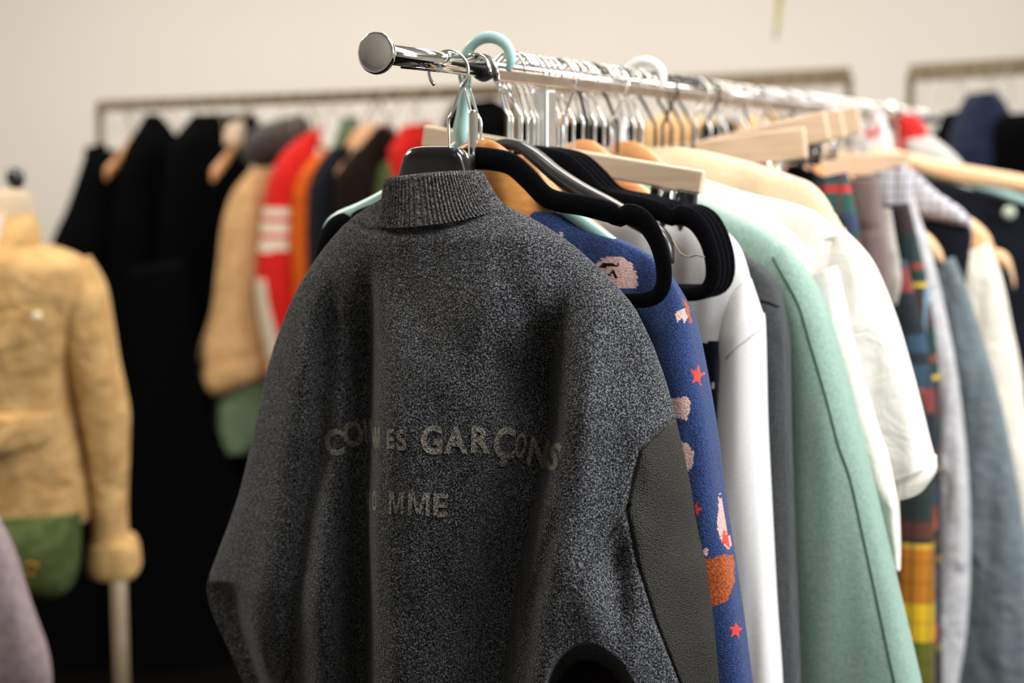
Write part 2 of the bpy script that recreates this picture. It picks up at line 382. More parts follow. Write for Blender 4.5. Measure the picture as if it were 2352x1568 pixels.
# velvet hanger
def velvet_hanger(px, label, k=1, yaw=0, tilt=0, drop=0, sc=1):
    pl = RP(px, yaw); t = thing('velvet_hanger', label, 'hanger', pl, 'black velvet hangers on the chrome rail')
    add_hook(t, k)
    right = [(0, -.100), (.02, -.102), (.045, -.108), (.066, -.124), (.084, -.141), (.10, -.148), (.13, -.153), (.162, -.161), (.172, -.168), (.182, -.163), (.20, -.170), (.214, -.19), (.221, -.215), (.219, -.236), (.205, -.247), (.17, -.249), (.08, -.249), (0, -.249)]
    right = [(x*1.065*sc, -.094-drop+(z+.094)*1.07) for x, z in right]
    wd = [.013, .0125, .0125, .0125, .012, .0115, .0115, .0115, .0085, .0115, .0115, .010, .0095, .009, .0085, .008, .007, .0065]
    rr = catmull([(x, z, w_) for (x, z), w_ in zip(right, wd)], 90)
    loop = rr + [(-x, z, w_) for x, z, w_ in rr[::-1][1:-1]]
    vs, fs = tube([(x, 0, z) for x, z, w_ in loop], [w_ for *_, w_ in loop], n=10, closed=True, flat=(1, .27), nrm=(0, 1, 0))
    fo = link('frame', fixn(mesh('frame', vs, fs)), t, M['velvet'])
    fo.matrix_local = Matrix.Translation((0, 0, -.1)) @ Matrix.Rotation(math.radians(tilt), 4, 'Y') @ Matrix.Translation((0, 0, .1))
    return t, pl
# flat wooden clip hanger
def clip_hanger(px, label, tilt=0, yaw=0, width=.36, k=1, clips=((-.13,), (.13,)), ht=.028, neck=-.092, clipm='wire', blk=False, endcap=True):
    pl = RP(px, yaw); t = thing('clip_hanger', label, 'hanger', pl, 'wooden clip hangers on the chrome rail')
    add_hook(t, k, neck=neck)
    Rm = Matrix.Rotation(math.radians(tilt), 4, 'Y')
    c = Vector((0, 0, neck-.012-ht/2))
    link('bar', box_me('bar', c, (width, .012, ht), .003, Rm), t, M['woodp'])
    for cl in clips:
        off = Rm @ Vector((cl[0], 0, 0))
        q = c+off
        mt = M['blackplastic'] if blk else M['wire']
        cb = box('clip', q+Vector((0, 0, -ht/2-.016)), (.024, .02, .034), mt, t, .004)
        tube_obj('spring', [(q.x-.006, -.011, q.z-ht/2-.002), (q.x-.006, -.0125, q.z-ht/2-.026), (q.x+.006, -.0125, q.z-ht/2-.026), (q.x+.006, -.011, q.z-ht/2-.002)], .0012, M['wire'], cb, n=6)
    return t, pl
# ------------------------------------------------------------------ main rack
rack = link('garment_rack', None, None, None, (RO.x, RO.y, 0)); rack.rotation_euler = (0, 0, math.pi/2-RAIL_A)
tag(rack, 'long chrome garment rack with a round end disc, loaded with hangers and clothes', 'clothes rack')
S_PLUG = Sx(1100); S_END = Sx(2046)
tube_obj('round_rail', [(0.002, 0, RZ), (S_PLUG, 0, RZ)], .0102, M['chrome'], rack, n=28)
tube_obj('inner_rail', [(.05, 0, RZ-.0098), (S_PLUG, 0, RZ-.0098)], .0028, M['chrome'], rack, n=12)
tube_obj('top_rail', [(S_PLUG, 0, RZ), (S_END, 0, RZ)], .006, M['chrome'], rack, n=20)
box('rectangular_rail', ((S_PLUG+S_END)/2+.02, -.011, RZ-.010), (S_END-S_PLUG, .008, .014), M['woodrefl'], rack, .002)
# end disc: dished
def lathe(name, prof, mt, parent, n=48, axis='X'):
    vs = []; fs = []
    for x, r in prof:
        for k in range(n):
            a = 2*math.pi*k/n; vs.append((x, r*math.cos(a), r*math.sin(a)) if axis == 'X' else (r*math.cos(a), r*math.sin(a), x))
    for i in range(len(prof)-1):
        for k in range(n): fs.append((i*n+k, i*n+(k+1) % n, (i+1)*n+(k+1) % n, (i+1)*n+k))
    fs.append(tuple(range(n))); fs.append(tuple((len(prof)-1)*n+k for k in range(n)))
    return link(name, fixn(mesh(name, vs, fs)), parent, mt)
d_ = lathe('end_disc', [(-.0012, .001), (-.0014, .006), (-.0018, .011), (-.0024, .0155), (-.0030, .0185), (-.0030, .0198), (-.0018, .0208), (.001, .0212), (.003, .0205), (.004, .017), (.005, .0115), (.016, .0105), (.018, .0095)], M['cap'], rack)
d_.location = (0, 0, RZ)
pg = lathe('stopper', [(-.012, .002), (-.0115, .009), (-.007, .0125), (0, .0138), (.006, .0125), (.01, .009), (.011, .002)], M['rubber'], rack)
pg.location = (S_PLUG+.012, 0, RZ-.004)
s2 = Sx(1243)
box('post', (s2, -.004, RZ/2-.01), (.031, .022, RZ-.02), M['chromes'], rack, .004)
box('post', (s2-.028, .0, RZ/2-.02), (.006, .006, RZ-.07), M['chrome'], rack, .002)
box('post', (Sx(1090), .002, RZ/2-.02), (.010, .010, RZ-.06), M['chrome'], rack, .003)
box('post', (S_END, 0, RZ/2), (.024, .022, RZ+.0), M['chrome'], rack, .004)
kn = lathe('post_knob', [(0, .014), (.008, .018), (.02, .016), (.028, .006)], M['cap'], rack, axis='Z', n=24); kn.location = (S_END, 0, RZ)
box('base_bar', ((s2+S_END)/2, 0, .09), (S_END-s2, .03, .03), M['chrome'], rack, .004)
for s_ in (s2, S_END):
    box('foot', (s_, 0, .09), (.03, .56, .03), M['chrome'], rack, .004)
    for y in (-.26, .26):
        cs = lathe('caster', [(-.012, .02), (-.01, .03), (.01, .03), (.012, .02)], M['rubber'], rack, n=20); cs.location = (s_, y, .03)

# ------------------------------------------------------------------ HERO jacket
hp = RP(1030, 0)
hh = thing('suit_hanger', 'glossy black moulded hanger standing out of the ribbed collar of the grey wool jacket', 'hanger', hp)
ho = add_hook(hh, 1, lean=0, r=.0018, R=.0215, end=225); ho.rotation_euler = (0, 0, math.radians(24))
tp = [hp.hit(x, 345).x for x in (1005, 1060, 1085)]
cx = hp.hit(1003, 400).x
pr = [(0, -.0905, -.15, .030, 0), (.018, -.0908, -.15, .030, 0), (.030, -.093, -.152, .029, 0), (.036, -.100, -.156, .028, 0), (.040, -.112, -.16, .027, 0), (.047, -.130, -.165, .026, 0), (.06, -.158, -.185, .024, 0), (.09, -.185, -.205, .02, 0), (.12, -.205, -.225, .02, 0), (.16, -.235, -.25, .02, 0)]
ar = arms('arms', pr, M['blackplastic'], hh, nu=28, p=.55); ar.location = (cx+.0, 0, 0)
jk = thing('wool_jacket', 'charcoal heathered wool bomber jacket hung foremost, its back with faded lettering', 'jacket', hp)
SIL = [(440, 908, 1085), (456, 878, 1118), (472, 848, 1160), (490, 818, 1203), (520, 785, 1258), (570, 742, 1328), (640, 695, 1402), (700, 664, 1456), (790, 630, 1500), (880, 606, 1532), (960, 590, 1553), (1030, 574, 1568), (1130, 550, 1590), (1200, 526, 1602), (1300, 488, 1622), (1343, 473, 1628), (1370, 476, 1632), (1410, 488, 1638), (1480, 520, 1645), (1568, 560, 1652), (1700, 610, 1662), (1900, 640, 1670), (2050, 650, 1664)]
SEAM = [(440, .995), (940, .985)]
LB = [(440, None), (955, None), (965, 1544), (1035, 1468), (1110, 1450), (1172, 1438), (1290, 1462), (1420, 1502), (1568, 1560), (1700, 1590), (2050, 1610)]
def lin(tab, y, k=1):
    for i in range(len(tab)-1):
        if y <= tab[i+1][0]:
            u = (y-tab[i][0])/(tab[i+1][0]-tab[i][0]); return tab[i][k]+(tab[i+1][k]-tab[i][k])*max(0, min(1, u))
    return tab[-1][k]
def sm(tab, y, k=1):             # smoothed
    return sum(lin(tab, y+d, k)*w_ for d, w_ in ((-22, .15), (-10, .2), (0, .3), (10, .2), (22, .15)))
def ss(a, b_, x): x = max(0, min(1, (x-a)/(b_-a))); return x*x*(3-2*x)
def gro(x, xc, sl, sr): d = x-xc; s_ = sl if d < 0 else sr; return math.exp(-(d/s_)**2)
def hero_depth(x, y):
    xL, xR = sm(SIL, y, 1), sm(SIL, y, 2)
    a = max(0, min(1, (x-xL)/(xR-xL)))
    T = .010+.034*ss(445, 560, y)+.046*ss(500, 1000, y)+.02*ss(900, 1600, y)
    d = T*max(0, 1-abs(2*a-1)**2.6)**.62
    # pleat left of the centre back
    A = ss(560, 860, y)
    d -= .066*A*gro(x, lin([(560, 850), (800, 848), (1000, 846), (1200, 838), (1568, 838), (2050, 820)], y), 52+14*A, 16)
    d += .010*A*gro(x, 905, 26, 60)
    # soft pleat on the right of the back
    B = ss(640, 950, y)
    xc = lin([(640, 1290), (850, 1262), (1000, 1252), (1200, 1210), (1400, 1172), (1568, 1150), (2050, 1120)], y)
    d -= .080*B*gro(x, xc, 115, 25)
    d += .014*ss(560, 760, y)*gro(x, xc+95, 50, 60)
    # second pleat between body and sleeve, low
    C_ = ss(1120, 1380, y)
    d -= .024*C_*gro(x, lin([(1100, 1300), (1400, 1215), (1568, 1200), (2050, 1180)], y), 24, 16)
    # left side sleeve groove
    d -= .026*ss(600, 800, y)*gro(x, lin([(600, 772), (800, 745), (1000, 735), (1200, 700), (1400, 672), (1568, 680), (2050, 700)], y), 26, 34)
    d += .008*ss(700, 900, y)*gro(x, lin([(600, 720), (1000, 655), (1400, 590), (2050, 600)], y), 30, 30)
    # left elbow, folds under
    if y > 1330:
        xe = lin([(1330, 520), (1345, 545), (1450, 575), (1568, 612), (2050, 640)], y)
        d -= .07*ss(1330, 1385, y)*ss(xe+12, xe-40, x)*(1 if x > xL else 0)
    # elbow dents of right sleeve
    d -= .012*math.exp(-((x-1415)/32)**2-((y-1305)/60)**2)
    d -= .010*math.exp(-((x-1425)/26)**2-((y-1395)/50)**2)
    d += .010*math.exp(-((x-1360)/50)**2-((y-1400)/90)**2)
    # diagonal seam
    if 1160 < y < 1345:
        xs = 1438-(y-1170)*(108/165); d -= .0035*gro(x, xs, 4.5, 4.5)
    # yoke seam lines beneath collar
    ys = lin([(790, 505), (850, 528), (900, 533), (1000, 526), (1060, 512), (1110, 490), (1150, 465)], x)
    if 790 < x < 1120: d -= .0045*math.exp(-((y-ys)/5)**2)
    # shoulder blade plane + random drape
    d += .010*math.exp(-((x-1100)/150)**2-((y-720)/170)**2)
    d += noise.noise((x*.006, y*.003, 1.7))*.010*ss(520, 800, y) + noise.noise((x*.016, y*.008, 4.2))*.0035
    # dark opening at the bottom
    e = ((x-1345-.12*(y-1500))/112)**2+((y-1640)/160)**2
    d -= .09*ss(1.05, .55, e) if y > 1440 else 0
    # leather seam
    xb = lin([(955, 1560), *[(p, q) for p, q in LB if q]], y) if y > 955 else None
    if xb: d -= .0025*gro(x, xb, 5, 5)
    return max(d, .001)
NV, NU, K1 = 430, 330, 250
vs = []; ids = []; pxs = []
ys = [440+(2050-440)*(i/(NV-1))**1.18 for i in range(NV)]
for y in ys:
    xL, xR = sm(SIL, y, 1), sm(SIL, y, 2)
    xb = xR-.02*(xR-xL) if y < 950 else lin([(950, sm(SIL, 950, 2)-4), *[(p, q) for p, q in LB if q]], y)
    for j in range(NU+1):
        if j <= K1: a = j/K1; a = 1-math.cos(a*math.pi/2) if False else a; x = xL+(xb-xL)*(a**1.0)
        else: x = xb+(xR-xb)*math.sin((j-K1)/(NU-K1)*math.pi/2)
        a = (x-xL)/(xR-xL)
        if j <= 12: x = xL+(xb-xL)*(12/K1)*(1-math.cos(j/12*math.pi/2))
        dd = hero_depth(x, y) if 0 < j < NU else 0
        vs.append(hp.hit(x, y, dd)); pxs.append((x, y))
W_ = NU+1
body_f, lea_f, lin_f = [], [], []
for i in range(NV-1):
    for j in range(NU):
        q = (i*W_+j, i*W_+j+1, (i+1)*W_+j+1, (i+1)*W_+j)
        x, y = pxs[q[0]]
        if j >= K1 and y > 955: lea_f.append(q)
        else: body_f.append(q)
# far side (front of the jacket), mirrored depth, coarser
base = len(vs); NB = 40
for i in range(NV):
    l, r_ = vs[i*W_], vs[i*W_+NU]
    T = .012+.09*ss(0, 1, i/NV*2)
    for j in range(1, NB):
        a = j/NB; p = l.lerp(r_, a); p = Vector((p.x, T*(1-abs(2*a-1)**2.6)**.6 + noise.noise((p.x*20, p.z*3, 9))*.008, p.z)); vs.append(p)
for i in range(NV-1):
    for j in range(NB):
        f = lambda ii, jj: ii*W_ if jj == 0 else (ii*W_+NU if jj == NB else base+ii*(NB-1)+jj-1)
        body_f.append((f(i, j), f(i+1, j), f(i+1, j+1), f(i, j+1)))
def sub(name, faces, mt, parent):
    used = sorted({v for f in faces for v in f}); mp_ = {v: k for k, v in enumerate(used)}
    return link(name, mesh(name, [vs[v] for v in used], [tuple(mp_[v] for v in f) for f in faces]), parent, mt)
bd = sub('jacket_body', body_f, M['wool'], jk)
bd.data.materials.append(M['lining'])
for p in bd.data.polygons:
    x, y = hp.px(p.center)
    if p.center.y < 0 and y > 1470 and ((x-1345-.12*(y-1500))/112)**2+((y-1640)/160)**2 < .66: p.material_index = 1
lp = sub('leather_panel', lea_f, M['leather'], jk); lp['label'] = 'dark brown grained leather panel down the right side'
# ribbed collar
vs2 = []; fs2 = []; NC, NR = 720, 14
cb, ct = hp.hit(978, 500, .04), hp.hit(981, 400, .02)
for i in range(NR*2+1):
    inner = i > NR; v = (i if not inner else 2*NR-i)/NR     # 0 bottom .. 1 top
    hw = .079+(.0575-.079)*(v**.6); dp = .050+(.040-.050)*v
    if inner: hw -= .005; dp -= .005
    ccx = cb.x+(ct.x-cb.x)*v-.0055
    for k in range(NC):
        th = 2*math.pi*k/NC
        rib = (.0009*math.cos(th*96) if not inner else 0)*ss(1.02, .93, v)
        rr = 1+rib/.05
        x = ccx+hw*rr*math.copysign(abs(math.cos(th))**.8, math.cos(th)); y = -dp*rr*math.sin(th)+.004
        back = math.sin(th)*.5+.5
        zb = -.172-.004*back+.008*abs(math.cos(th))**2; zt = -.1225-.006*(1-back)
        z = zb+(zt-zb)*v + (.0025*math.sin((v)*math.pi)*0)
        if i == NR: z += .0022
        # lean with view height: right shoulder of the collar higher
        z += (x-ccx)*.10
        vs2.append((x, y, z))
for i in range(NR*2):
    for k in range(NC): fs2.append((i*NC+k, i*NC+(k+1) % NC, (i+1)*NC+(k+1) % NC, (i+1)*NC+k))
link('ribbed_collar', fixn(mesh('ribbed_collar', vs2, fs2)), jk, M['rib'])
# lettering, glyph by glyph, laid on the cloth
def glyph(ch, x, y, wpx, hpx, rot=0, skew=0, bold=.034):
    cu = bpy.data.curves.new('g', 'FONT'); cu.body = ch; cu.size = 1; cu.offset = bold; cu.resolution_u = 3
    o = bpy.data.objects.new('g', cu); COL.objects.link(o); bpy.context.view_layer.update()
    me = bpy.data.meshes.new_from_object(o.evaluated_get(bpy.context.evaluated_depsgraph_get())); bpy.data.objects.remove(o)
    bm = bmesh.new(); bm.from_mesh(me); bpy.data.meshes.remove(me); bmesh.ops.triangulate(bm, faces=bm.faces[:])
    if ch == 'M':
        bm.clear(); w_ = .19
        for a_, b_ in (((.09, 0), (.09, 1)), ((.91, 0), (.91, 1))):
            q = [bm.verts.new((a_[0]+dx*w_/2, yy, 0)) for dx, yy in ((-1, 0), (1, 0), (1, 1), (-1, 1))]; bm.faces.new(q)
        for pl_ in ([(.185, 1), (.185, .72), (.42, .05), (.5, .05), (.5, .3), (.28, 1)], [(.815, 1), (.72, 1), (.5, .3), (.5, .05), (.58, .05), (.815, .72)]):
            bm.faces.new([bm.verts.new((x_, y_, 0)) for x_, y_ in pl_])
        bmesh.ops.triangulate(bm, faces=bm.faces[:])
    xs = [v.co.x for v in bm.verts]; zs = [v.co.y for v in bm.verts]; x0, x1, y0, y1 = min(xs), max(xs), min(zs), max(zs)
    c, s_ = math.cos(math.radians(rot)), math.sin(math.radians(rot))
    for v in bm.verts:
        u = ((v.co.x-x0)/(x1-x0)-.5)*wpx; w_ = -((v.co.y-y0)/(y1-y0)-.5)*hpx
        u += skew*w_
        v.co = Vector((x+u*c-w_*s_, y+u*s_+w_*c, 0))
    for _ in range(3):
        es = [e for e in bm.edges if e.calc_length() > 6]
        if es: bmesh.ops.subdivide_edges(bm, edges=es, cuts=1); bmesh.ops.triangulate(bm, faces=bm.faces[:])
    V = [hp.hit(v.co.x, v.co.y, hero_depth(v.co.x, v.co.y)+.0009) for v in bm.verts]; bm.verts.index_update()
    Fc = [tuple(v.index for v in f.verts) for f in bm.faces]; bm.free(); bpy.data.curves.remove(cu); return V, Fc
GV, GF = [], []
LN = [[], []]
for a in [('C', 768, 1016, 44, 62, -6), ('O', 811, 996, 48, 60, -8), ('M', 847, 990, 20, 56, -8), ('M', 866, 1005, 12, 50, 0), ('E', 897, 1008, 18, 46, 0), ('S', 922, 1010, 24, 50, 0),
          ('G', 991, 1010, 50, 68, 0), ('A', 1047, 1011, 56, 62, 1), ('R', 1105, 1010, 46, 62, 2), ('Ç', 1158, 1026, 50, 92, 4), ('O', 1196, 1022, 26, 60, 8), ('N', 1236, 1038, 44, 66, 12), ('S', 1272, 1048, 26, 66, 14),
          ('H', 846, 1150, 8, 48, 0), ('O', 860, 1150, 9, 48, 0), ('M', 910, 1155, 34, 52, 2), ('M', 962, 1157, 50, 54, 2), ('E', 1012, 1160, 34, 54, 2)]:
    v_, f_ = glyph(*a); k_ = 0 if a[2] < 1100 else 1
    if k_ and not LN[0]: LN[0] = [GV, GF]; GV, GF = [], []
    o_ = len(GV); GV += v_; GF += [tuple(k+o_ for k in f) for f in f_]
for (g_, h_), lb in ((LN[0], 'faded beige printed capitals across the back'), ((GV, GF), 'shorter lower line of faded beige capitals')):
    lt_ = link('lettering', mesh('lettering', g_, h_), jk, M['print']); lt_['label'] = lb

# ------------------------------------------------------------------ items right behind the hero
velvet_hanger(1090, 'empty black velvet hanger directly behind the grey jacket, lying over the navy sweater', k=-1, yaw=-7, tilt=-2.5, drop=.003, sc=.995)
wpl = RP(1104)
def wcurve(pl, rows): return [(*a[:4], .036*ss(.02, .09, a[0])) for a in pxprof(pl, rows)]
wood_hanger(1104, 'orange-brown wooden hanger carrying the navy knitted sweater', mt='woodb', k=-1,
            prof=wcurve(wpl, [(1104, 318, 430, .014), (1130, 322, 465, .014), (1160, 342, 495, .014), (1190, 382, 520, .015), (1215, 428, 532, .016), (1250, 462, 545, .018), (1278, 487, 550, .018), (1400, 562, 595, .02), (1490, 620, 645, .016)]))
# navy sweater
np_ = RP(1124, 0); nv_ = thing('knit_sweater', 'navy blue knitted sweater with pink, rust and red star motifs', 'sweater', np_)
def star(cx, cy, r, rot=0, sq=.8):
    return [(cx+sq*(r if k % 2 == 0 else r*.42)*math.sin(rot+k*math.pi/5), cy-(r if k % 2 == 0 else r*.42)*math.cos(rot+k*math.pi/5)) for k in range(10)]
MOT = [(M['blackk'], [(1376, 612), (1384, 603), (1420, 606), (1424, 612), (1400, 611), (1380, 616)]), (M['blackk'], [(1396, 640), (1404, 618), (1420, 636), (1418, 642), (1405, 626), (1399, 644)]),
       (M['pink'], [(1368, 610), (1384, 592), (1405, 588), (1430, 590), (1452, 606), (1462, 628), (1466, 655), (1450, 664), (1420, 660), (1388, 640)]),
       (M['pink'], [(1290, 530), (1296, 552), (1282, 560), (1276, 548)]),
       (M['pink'], [(1550, 722), (1558, 712), (1572, 708), (1580, 728), (1572, 742), (1566, 730), (1556, 738)]), (M['orange'], [(1566, 684), (1578, 694), (1592, 742), (1584, 742), (1576, 712)]),
       (M['red'], star(1602, 862, 27, .15, .62)), (M['red'], star(1598, 1170, 20, .2, .8)), (M['red'], star(1690, 1447, 21, .1)),
       (M['pink'], [(1530, 915), (1548, 914), (1578, 910), (1586, 925), (1584, 945), (1576, 966), (1560, 960), (1540, 962)]),
       (M['pink'], [(1560, 1012), (1580, 1018), (1594, 1040), (1592, 1070), (1580, 1082), (1560, 1070)]),
       (M['red'], [(1662, 1212), (1676, 1240), (1674, 1256), (1658, 1244)]),
       (M['pink'], [(1650, 1120), (1657, 1150), (1664, 1190), (1680, 1250), (1672, 1262), (1655, 1240), (1647, 1210), (1650, 1170)]),
       (M['orange'], [(1612, 1284), (1640, 1280), (1668, 1272), (1684, 1276), (1690, 1330), (1680, 1352), (1672, 1380), (1640, 1392), (1620, 1390)]),
       (M['pink'], [(1612, 1270), (1620, 1258), (1628, 1262), (1624, 1278)])]
def navy_fm(c, pl):
    if c.y > .004: return None
    x, y = pl.px(c)
    x += 2*noise.noise((x*.2, y*.2, 0)); y += 2*noise.noise((x*.2, y*.2, 7))
    for m_, poly in MOT:
        if inpoly(x, y, poly): return m_
loft('sweater_body', np_, [(None, 0, 1275, 486, .009), (None, 0, 1345, 520, .013), (None, 0, 1420, 548, .016), (None, 0, 1490, 585, .018), (None, 0, 1540, 632, .02), (None, 0, 1556, 690, .020), (None, 0, 1540, 760, .010), (None, 0, 1505, 900, .010), (None, 0, 1490, 1300, .02), (None, 0, 1490, 1800, .02)], M['navy'], nv_, nu=300, nv=260, fold=.006, seed=1, facemat=navy_fm)
for mir in (False, True):
    loft('sleeve', np_, [(1440, 700, 1545, 640, .014), (1478, 740, 1572, 690, .022), (1508, 780, 1592, 745, .03), (1518, 850, 1612, 845, .036), (1530, 1000, 1640, 1000, .036), (1545, 1130, 1656, 1130, .036), (1565, 1290, 1682, 1290, .034), (1585, 1420, 1702, 1420, .032), (1605, 1568, 1722, 1568, .03), (1640, 1800, 1752, 1800, .028), (1650, 1900, 1745, 1900, .024)], M['navy'], nv_, nu=110, nv=420, fold=.004, seed=2, mirror=mir, facemat=None if mir else navy_fm)
# mint plastic hanger
mp2 = RP(1122, 0); mt_ = thing('plastic_hanger', 'pale mint plastic hanger with a thick hook arching over the rail', 'hanger', mp2)
hk = [(-.030, 0, -.10), (-.034, 0, -.082), (-.0325, 0, -.06), (-.031, 0, -.04), (-.0285, 0, -.02)] + [(.0285*math.cos(math.radians(a)), 0, .001+.0245*math.sin(math.radians(a))) for a in range(172, -40, -12)]
wk = [.0085, .0115, .0088, .007, .0062]+[.0066]*(len(hk)-8)+[.006, .005, .0035]
hkc = catmull([(*p, w_) for p, w_ in zip(hk, wk)], 60)
vs_, fs_ = tube([p[:3] for p in hkc], [p[3] for p in hkc], n=12, flat=(1, .75), nrm=(0, 1, 0)); link('hook', fixn(mesh('hook', vs_, fs_)), mt_, M['mint'])
arms('right_arm', [(a[0], *a[1:]) for a in pxprof(mp2, [(1080, 296, 330, .010), (1110, 318, 352, .010), (1200, 386, 424, .011), (1300, 462, 500, .012), (1400, 536, 572, .012), (1480, 592, 628, .013), (1508, 622, 636, .010)], 0)], M['mint'], mt_, half=True)
arms('left_arm', pxprof(mp2, [(742, 536, 556, .010), (750, 508, 580, .013), (775, 486, 560, .013), (830, 462, 520, .012), (900, 424, 470, .011), (1000, 360, 400, .010), (1080, 296, 330, .010)], 0), M['mint'], mt_, half=True)
tube_obj('lower_bar', [(-.2, 0, -.250), (.2, 0, -.250)], .006, M['mint'], mt_, n=10)
# black curved plastic hanger with elastic loop
bp_, bpl = wood_hanger(1168, 'slim grey-black plastic hanger with curved shoulders behind the mint hanger', mt='greyplastic', k=-1, name='plastic_hanger', hookm=M['wire'],
    prof=pxprof(RP(1168), [(1168, 317, 345, .022), (1195, 321, 350, .026), (1235, 344, 384, .027), (1285, 384, 428, .026), (1340, 420, 462, .025), (1400, 452, 494, .024), (1460, 486, 528, .023), (1515, 516, 560, .022), (1540, 545, 600, .018), (1548, 575, 606, .012)]), group='plastic hangers near the front of the rail')
tube_obj('elastic_loop', catmull([bpl.hit(x, y) for x, y in [(1545, 552), (1556, 572), (1566, 584), (1582, 590), (1600, 586), (1618, 590)]], 24), .0009, M['elastic'], bp_, n=6)
for i, (x, k) in enumerate([(1212, -1), (1226, -1), (1240, -1), (1254, -1)]):
    velvet_hanger(x, ['front one of the stacked empty black velvet hangers beside the chrome post', 'second of the stacked empty black velvet hangers beside the chrome post', 'third of the stacked empty black velvet hangers beside the chrome post', 'rearmost of the stacked empty black velvet hangers against the white sweatshirt'][i], k=k, drop=.007)
# white sweatshirt
sw = RP(1292, 0); t = thing('sweatshirt', 'white crew sweatshirt with glossy black chest print behind the velvet hangers', 'sweatshirt', sw)
def sw_fm(c, pl):
    if c.y > 0: return None
    x, y = pl.px(c)
    if y > 785 and x < 1668 and ((x-1632)/34)**2+((y-800)/20)**2 < 1: return M['gloss']
    if 800 < y < 1700 and 1520 < x < 1668 - max(0, (y-1000)*.05):
        n_ = noise.noise((x*.045, y*.03, 3)); return M['white'] if n_ > .5 else M['gloss']
loft('body', sw, [(None, 0, 1430, 446, .014), (None, 0, 1480, 460, .02), (None, 0, 1560, 483, .028), (None, 0, 1640, 515, .034), (None, 0, 1688, 556, .036), (None, 0, 1712, 610, .036), (None, 0, 1724, 680, .034), (None, 0, 1712, 780, .034), (None, 0, 1690, 950, .036), (None, 0, 1690, 1750, .04)], M['white'], t, nu=220, nv=200, fold=.006, seed=3, facemat=sw_fm)
for mir in (False, True):
    o_ = loft('sleeve', sw, [(1640, 720, 1722, 640, .02), (1655, 800, 1742, 715, .034), (1660, 850, 1750, 745, .036), (1654, 1000, 1756, 980, .038), (1648, 1200, 1768, 1200, .038), (1652, 1400, 1780, 1400, .036), (1660, 1568, 1792, 1568, .035), (1670, 1800, 1800, 1800, .03)], M['white'], t, nu=48, nv=80, fold=.006, seed=4, mirror=mir)
    if not mir: last_sleeve = o_
def seam_on(o, pl, px_pts, r, mt, name='seam', n=80):
    bv_ = BVHTree.FromPolygons([v.co for v in o.data.vertices], [p.vertices for p in o.data.polygons]); pts = []
    for x, y in [tuple(q) for q in catmull(px_pts, n)]:
        q = pl.hit(x, y, .03); h = bv_.ray_cast(Vector((q.x, -.25, q.z)), Vector((0, 1, 0)))
        if h[0]: pts.append(h[0]+Vector((0, -.0001, 0)))
    if len(pts) > 4: tube_obj(name, pts, r, mt, o, n=6)
seam_on(last_sleeve, sw, [(1668, 822), (1690, 800), (1715, 780), (1742, 752)], .0011, cloth('white_stitch', srgb(196, 192, 190)))
# clip hanger long pale bar
clip_hanger(1283, 'long pale wooden clip hanger with tilted bar, behind the black velvet hangers', tilt=8.6, width=.388, clips=((-.15,), (.15,)), ht=.029, neck=-.084, k=-1)
sk = RP(1284, 0); t = thing('leather_skirt', 'black shiny leather skirt waistband clipped under the long pale bar', 'skirt', sk)
loft('skirt', sk, [(1496, 428, 1602, 446, .007), (1494, 470, 1600, 482, .009), (1490, 560, 1596, 560, .012), (1480, 800, 1590, 800, .014)], M['gloss'], t, fold=.012, ff=60, seed=5, pw=.3)
# charcoal jacket
ch = RP(1330, 0); t = thing('cotton_jacket', 'charcoal grey cotton jacket between the white sweatshirt and the green coat', 'jacket', ch)
loft('body', ch, [(None, 0, 1420, 440, .014), (None, 0, 1540, 480, .026), (None, 0, 1640, 530, .03), (None, 0, 1720, 590, .03), (None, 0, 1755, 640, .03), (None, 0, 1765, 760, .034), (None, 0, 1760, 1000, .036), (None, 0, 1760, 1800, .04)], M['char'], t, fold=.006, seed=6)
for mir in (False, True):
    o_ = loft('sleeve', ch, [(1690, 640, 1740, 600, .016), (1712, 690, 1780, 650, .03), (1722, 760, 1798, 720, .034), (1730, 830, 1808, 800, .034), (1738, 1000, 1812, 1000, .034), (1750, 1300, 1822, 1300, .034), (1760, 1568, 1832, 1568, .034), (1770, 1800, 1840, 1800, .03)], M['char'], t, nu=48, nv=90, fold=.009, ff=26, seed=7, mirror=mir)
    if not mir: seam_on(o_, ch, [(1735, 690), (1760, 694), (1780, 708)], .0016, M['blackk'])
# wooden hangers holding shirts
wood_hanger(1340, 'curved orange wooden hanger just behind the long pale clip bar', k=-1, sc=.7)
wood_hanger(1440, 'second curved orange wooden hanger, nearer the folded clip hangers', k=-1, sc=.8)
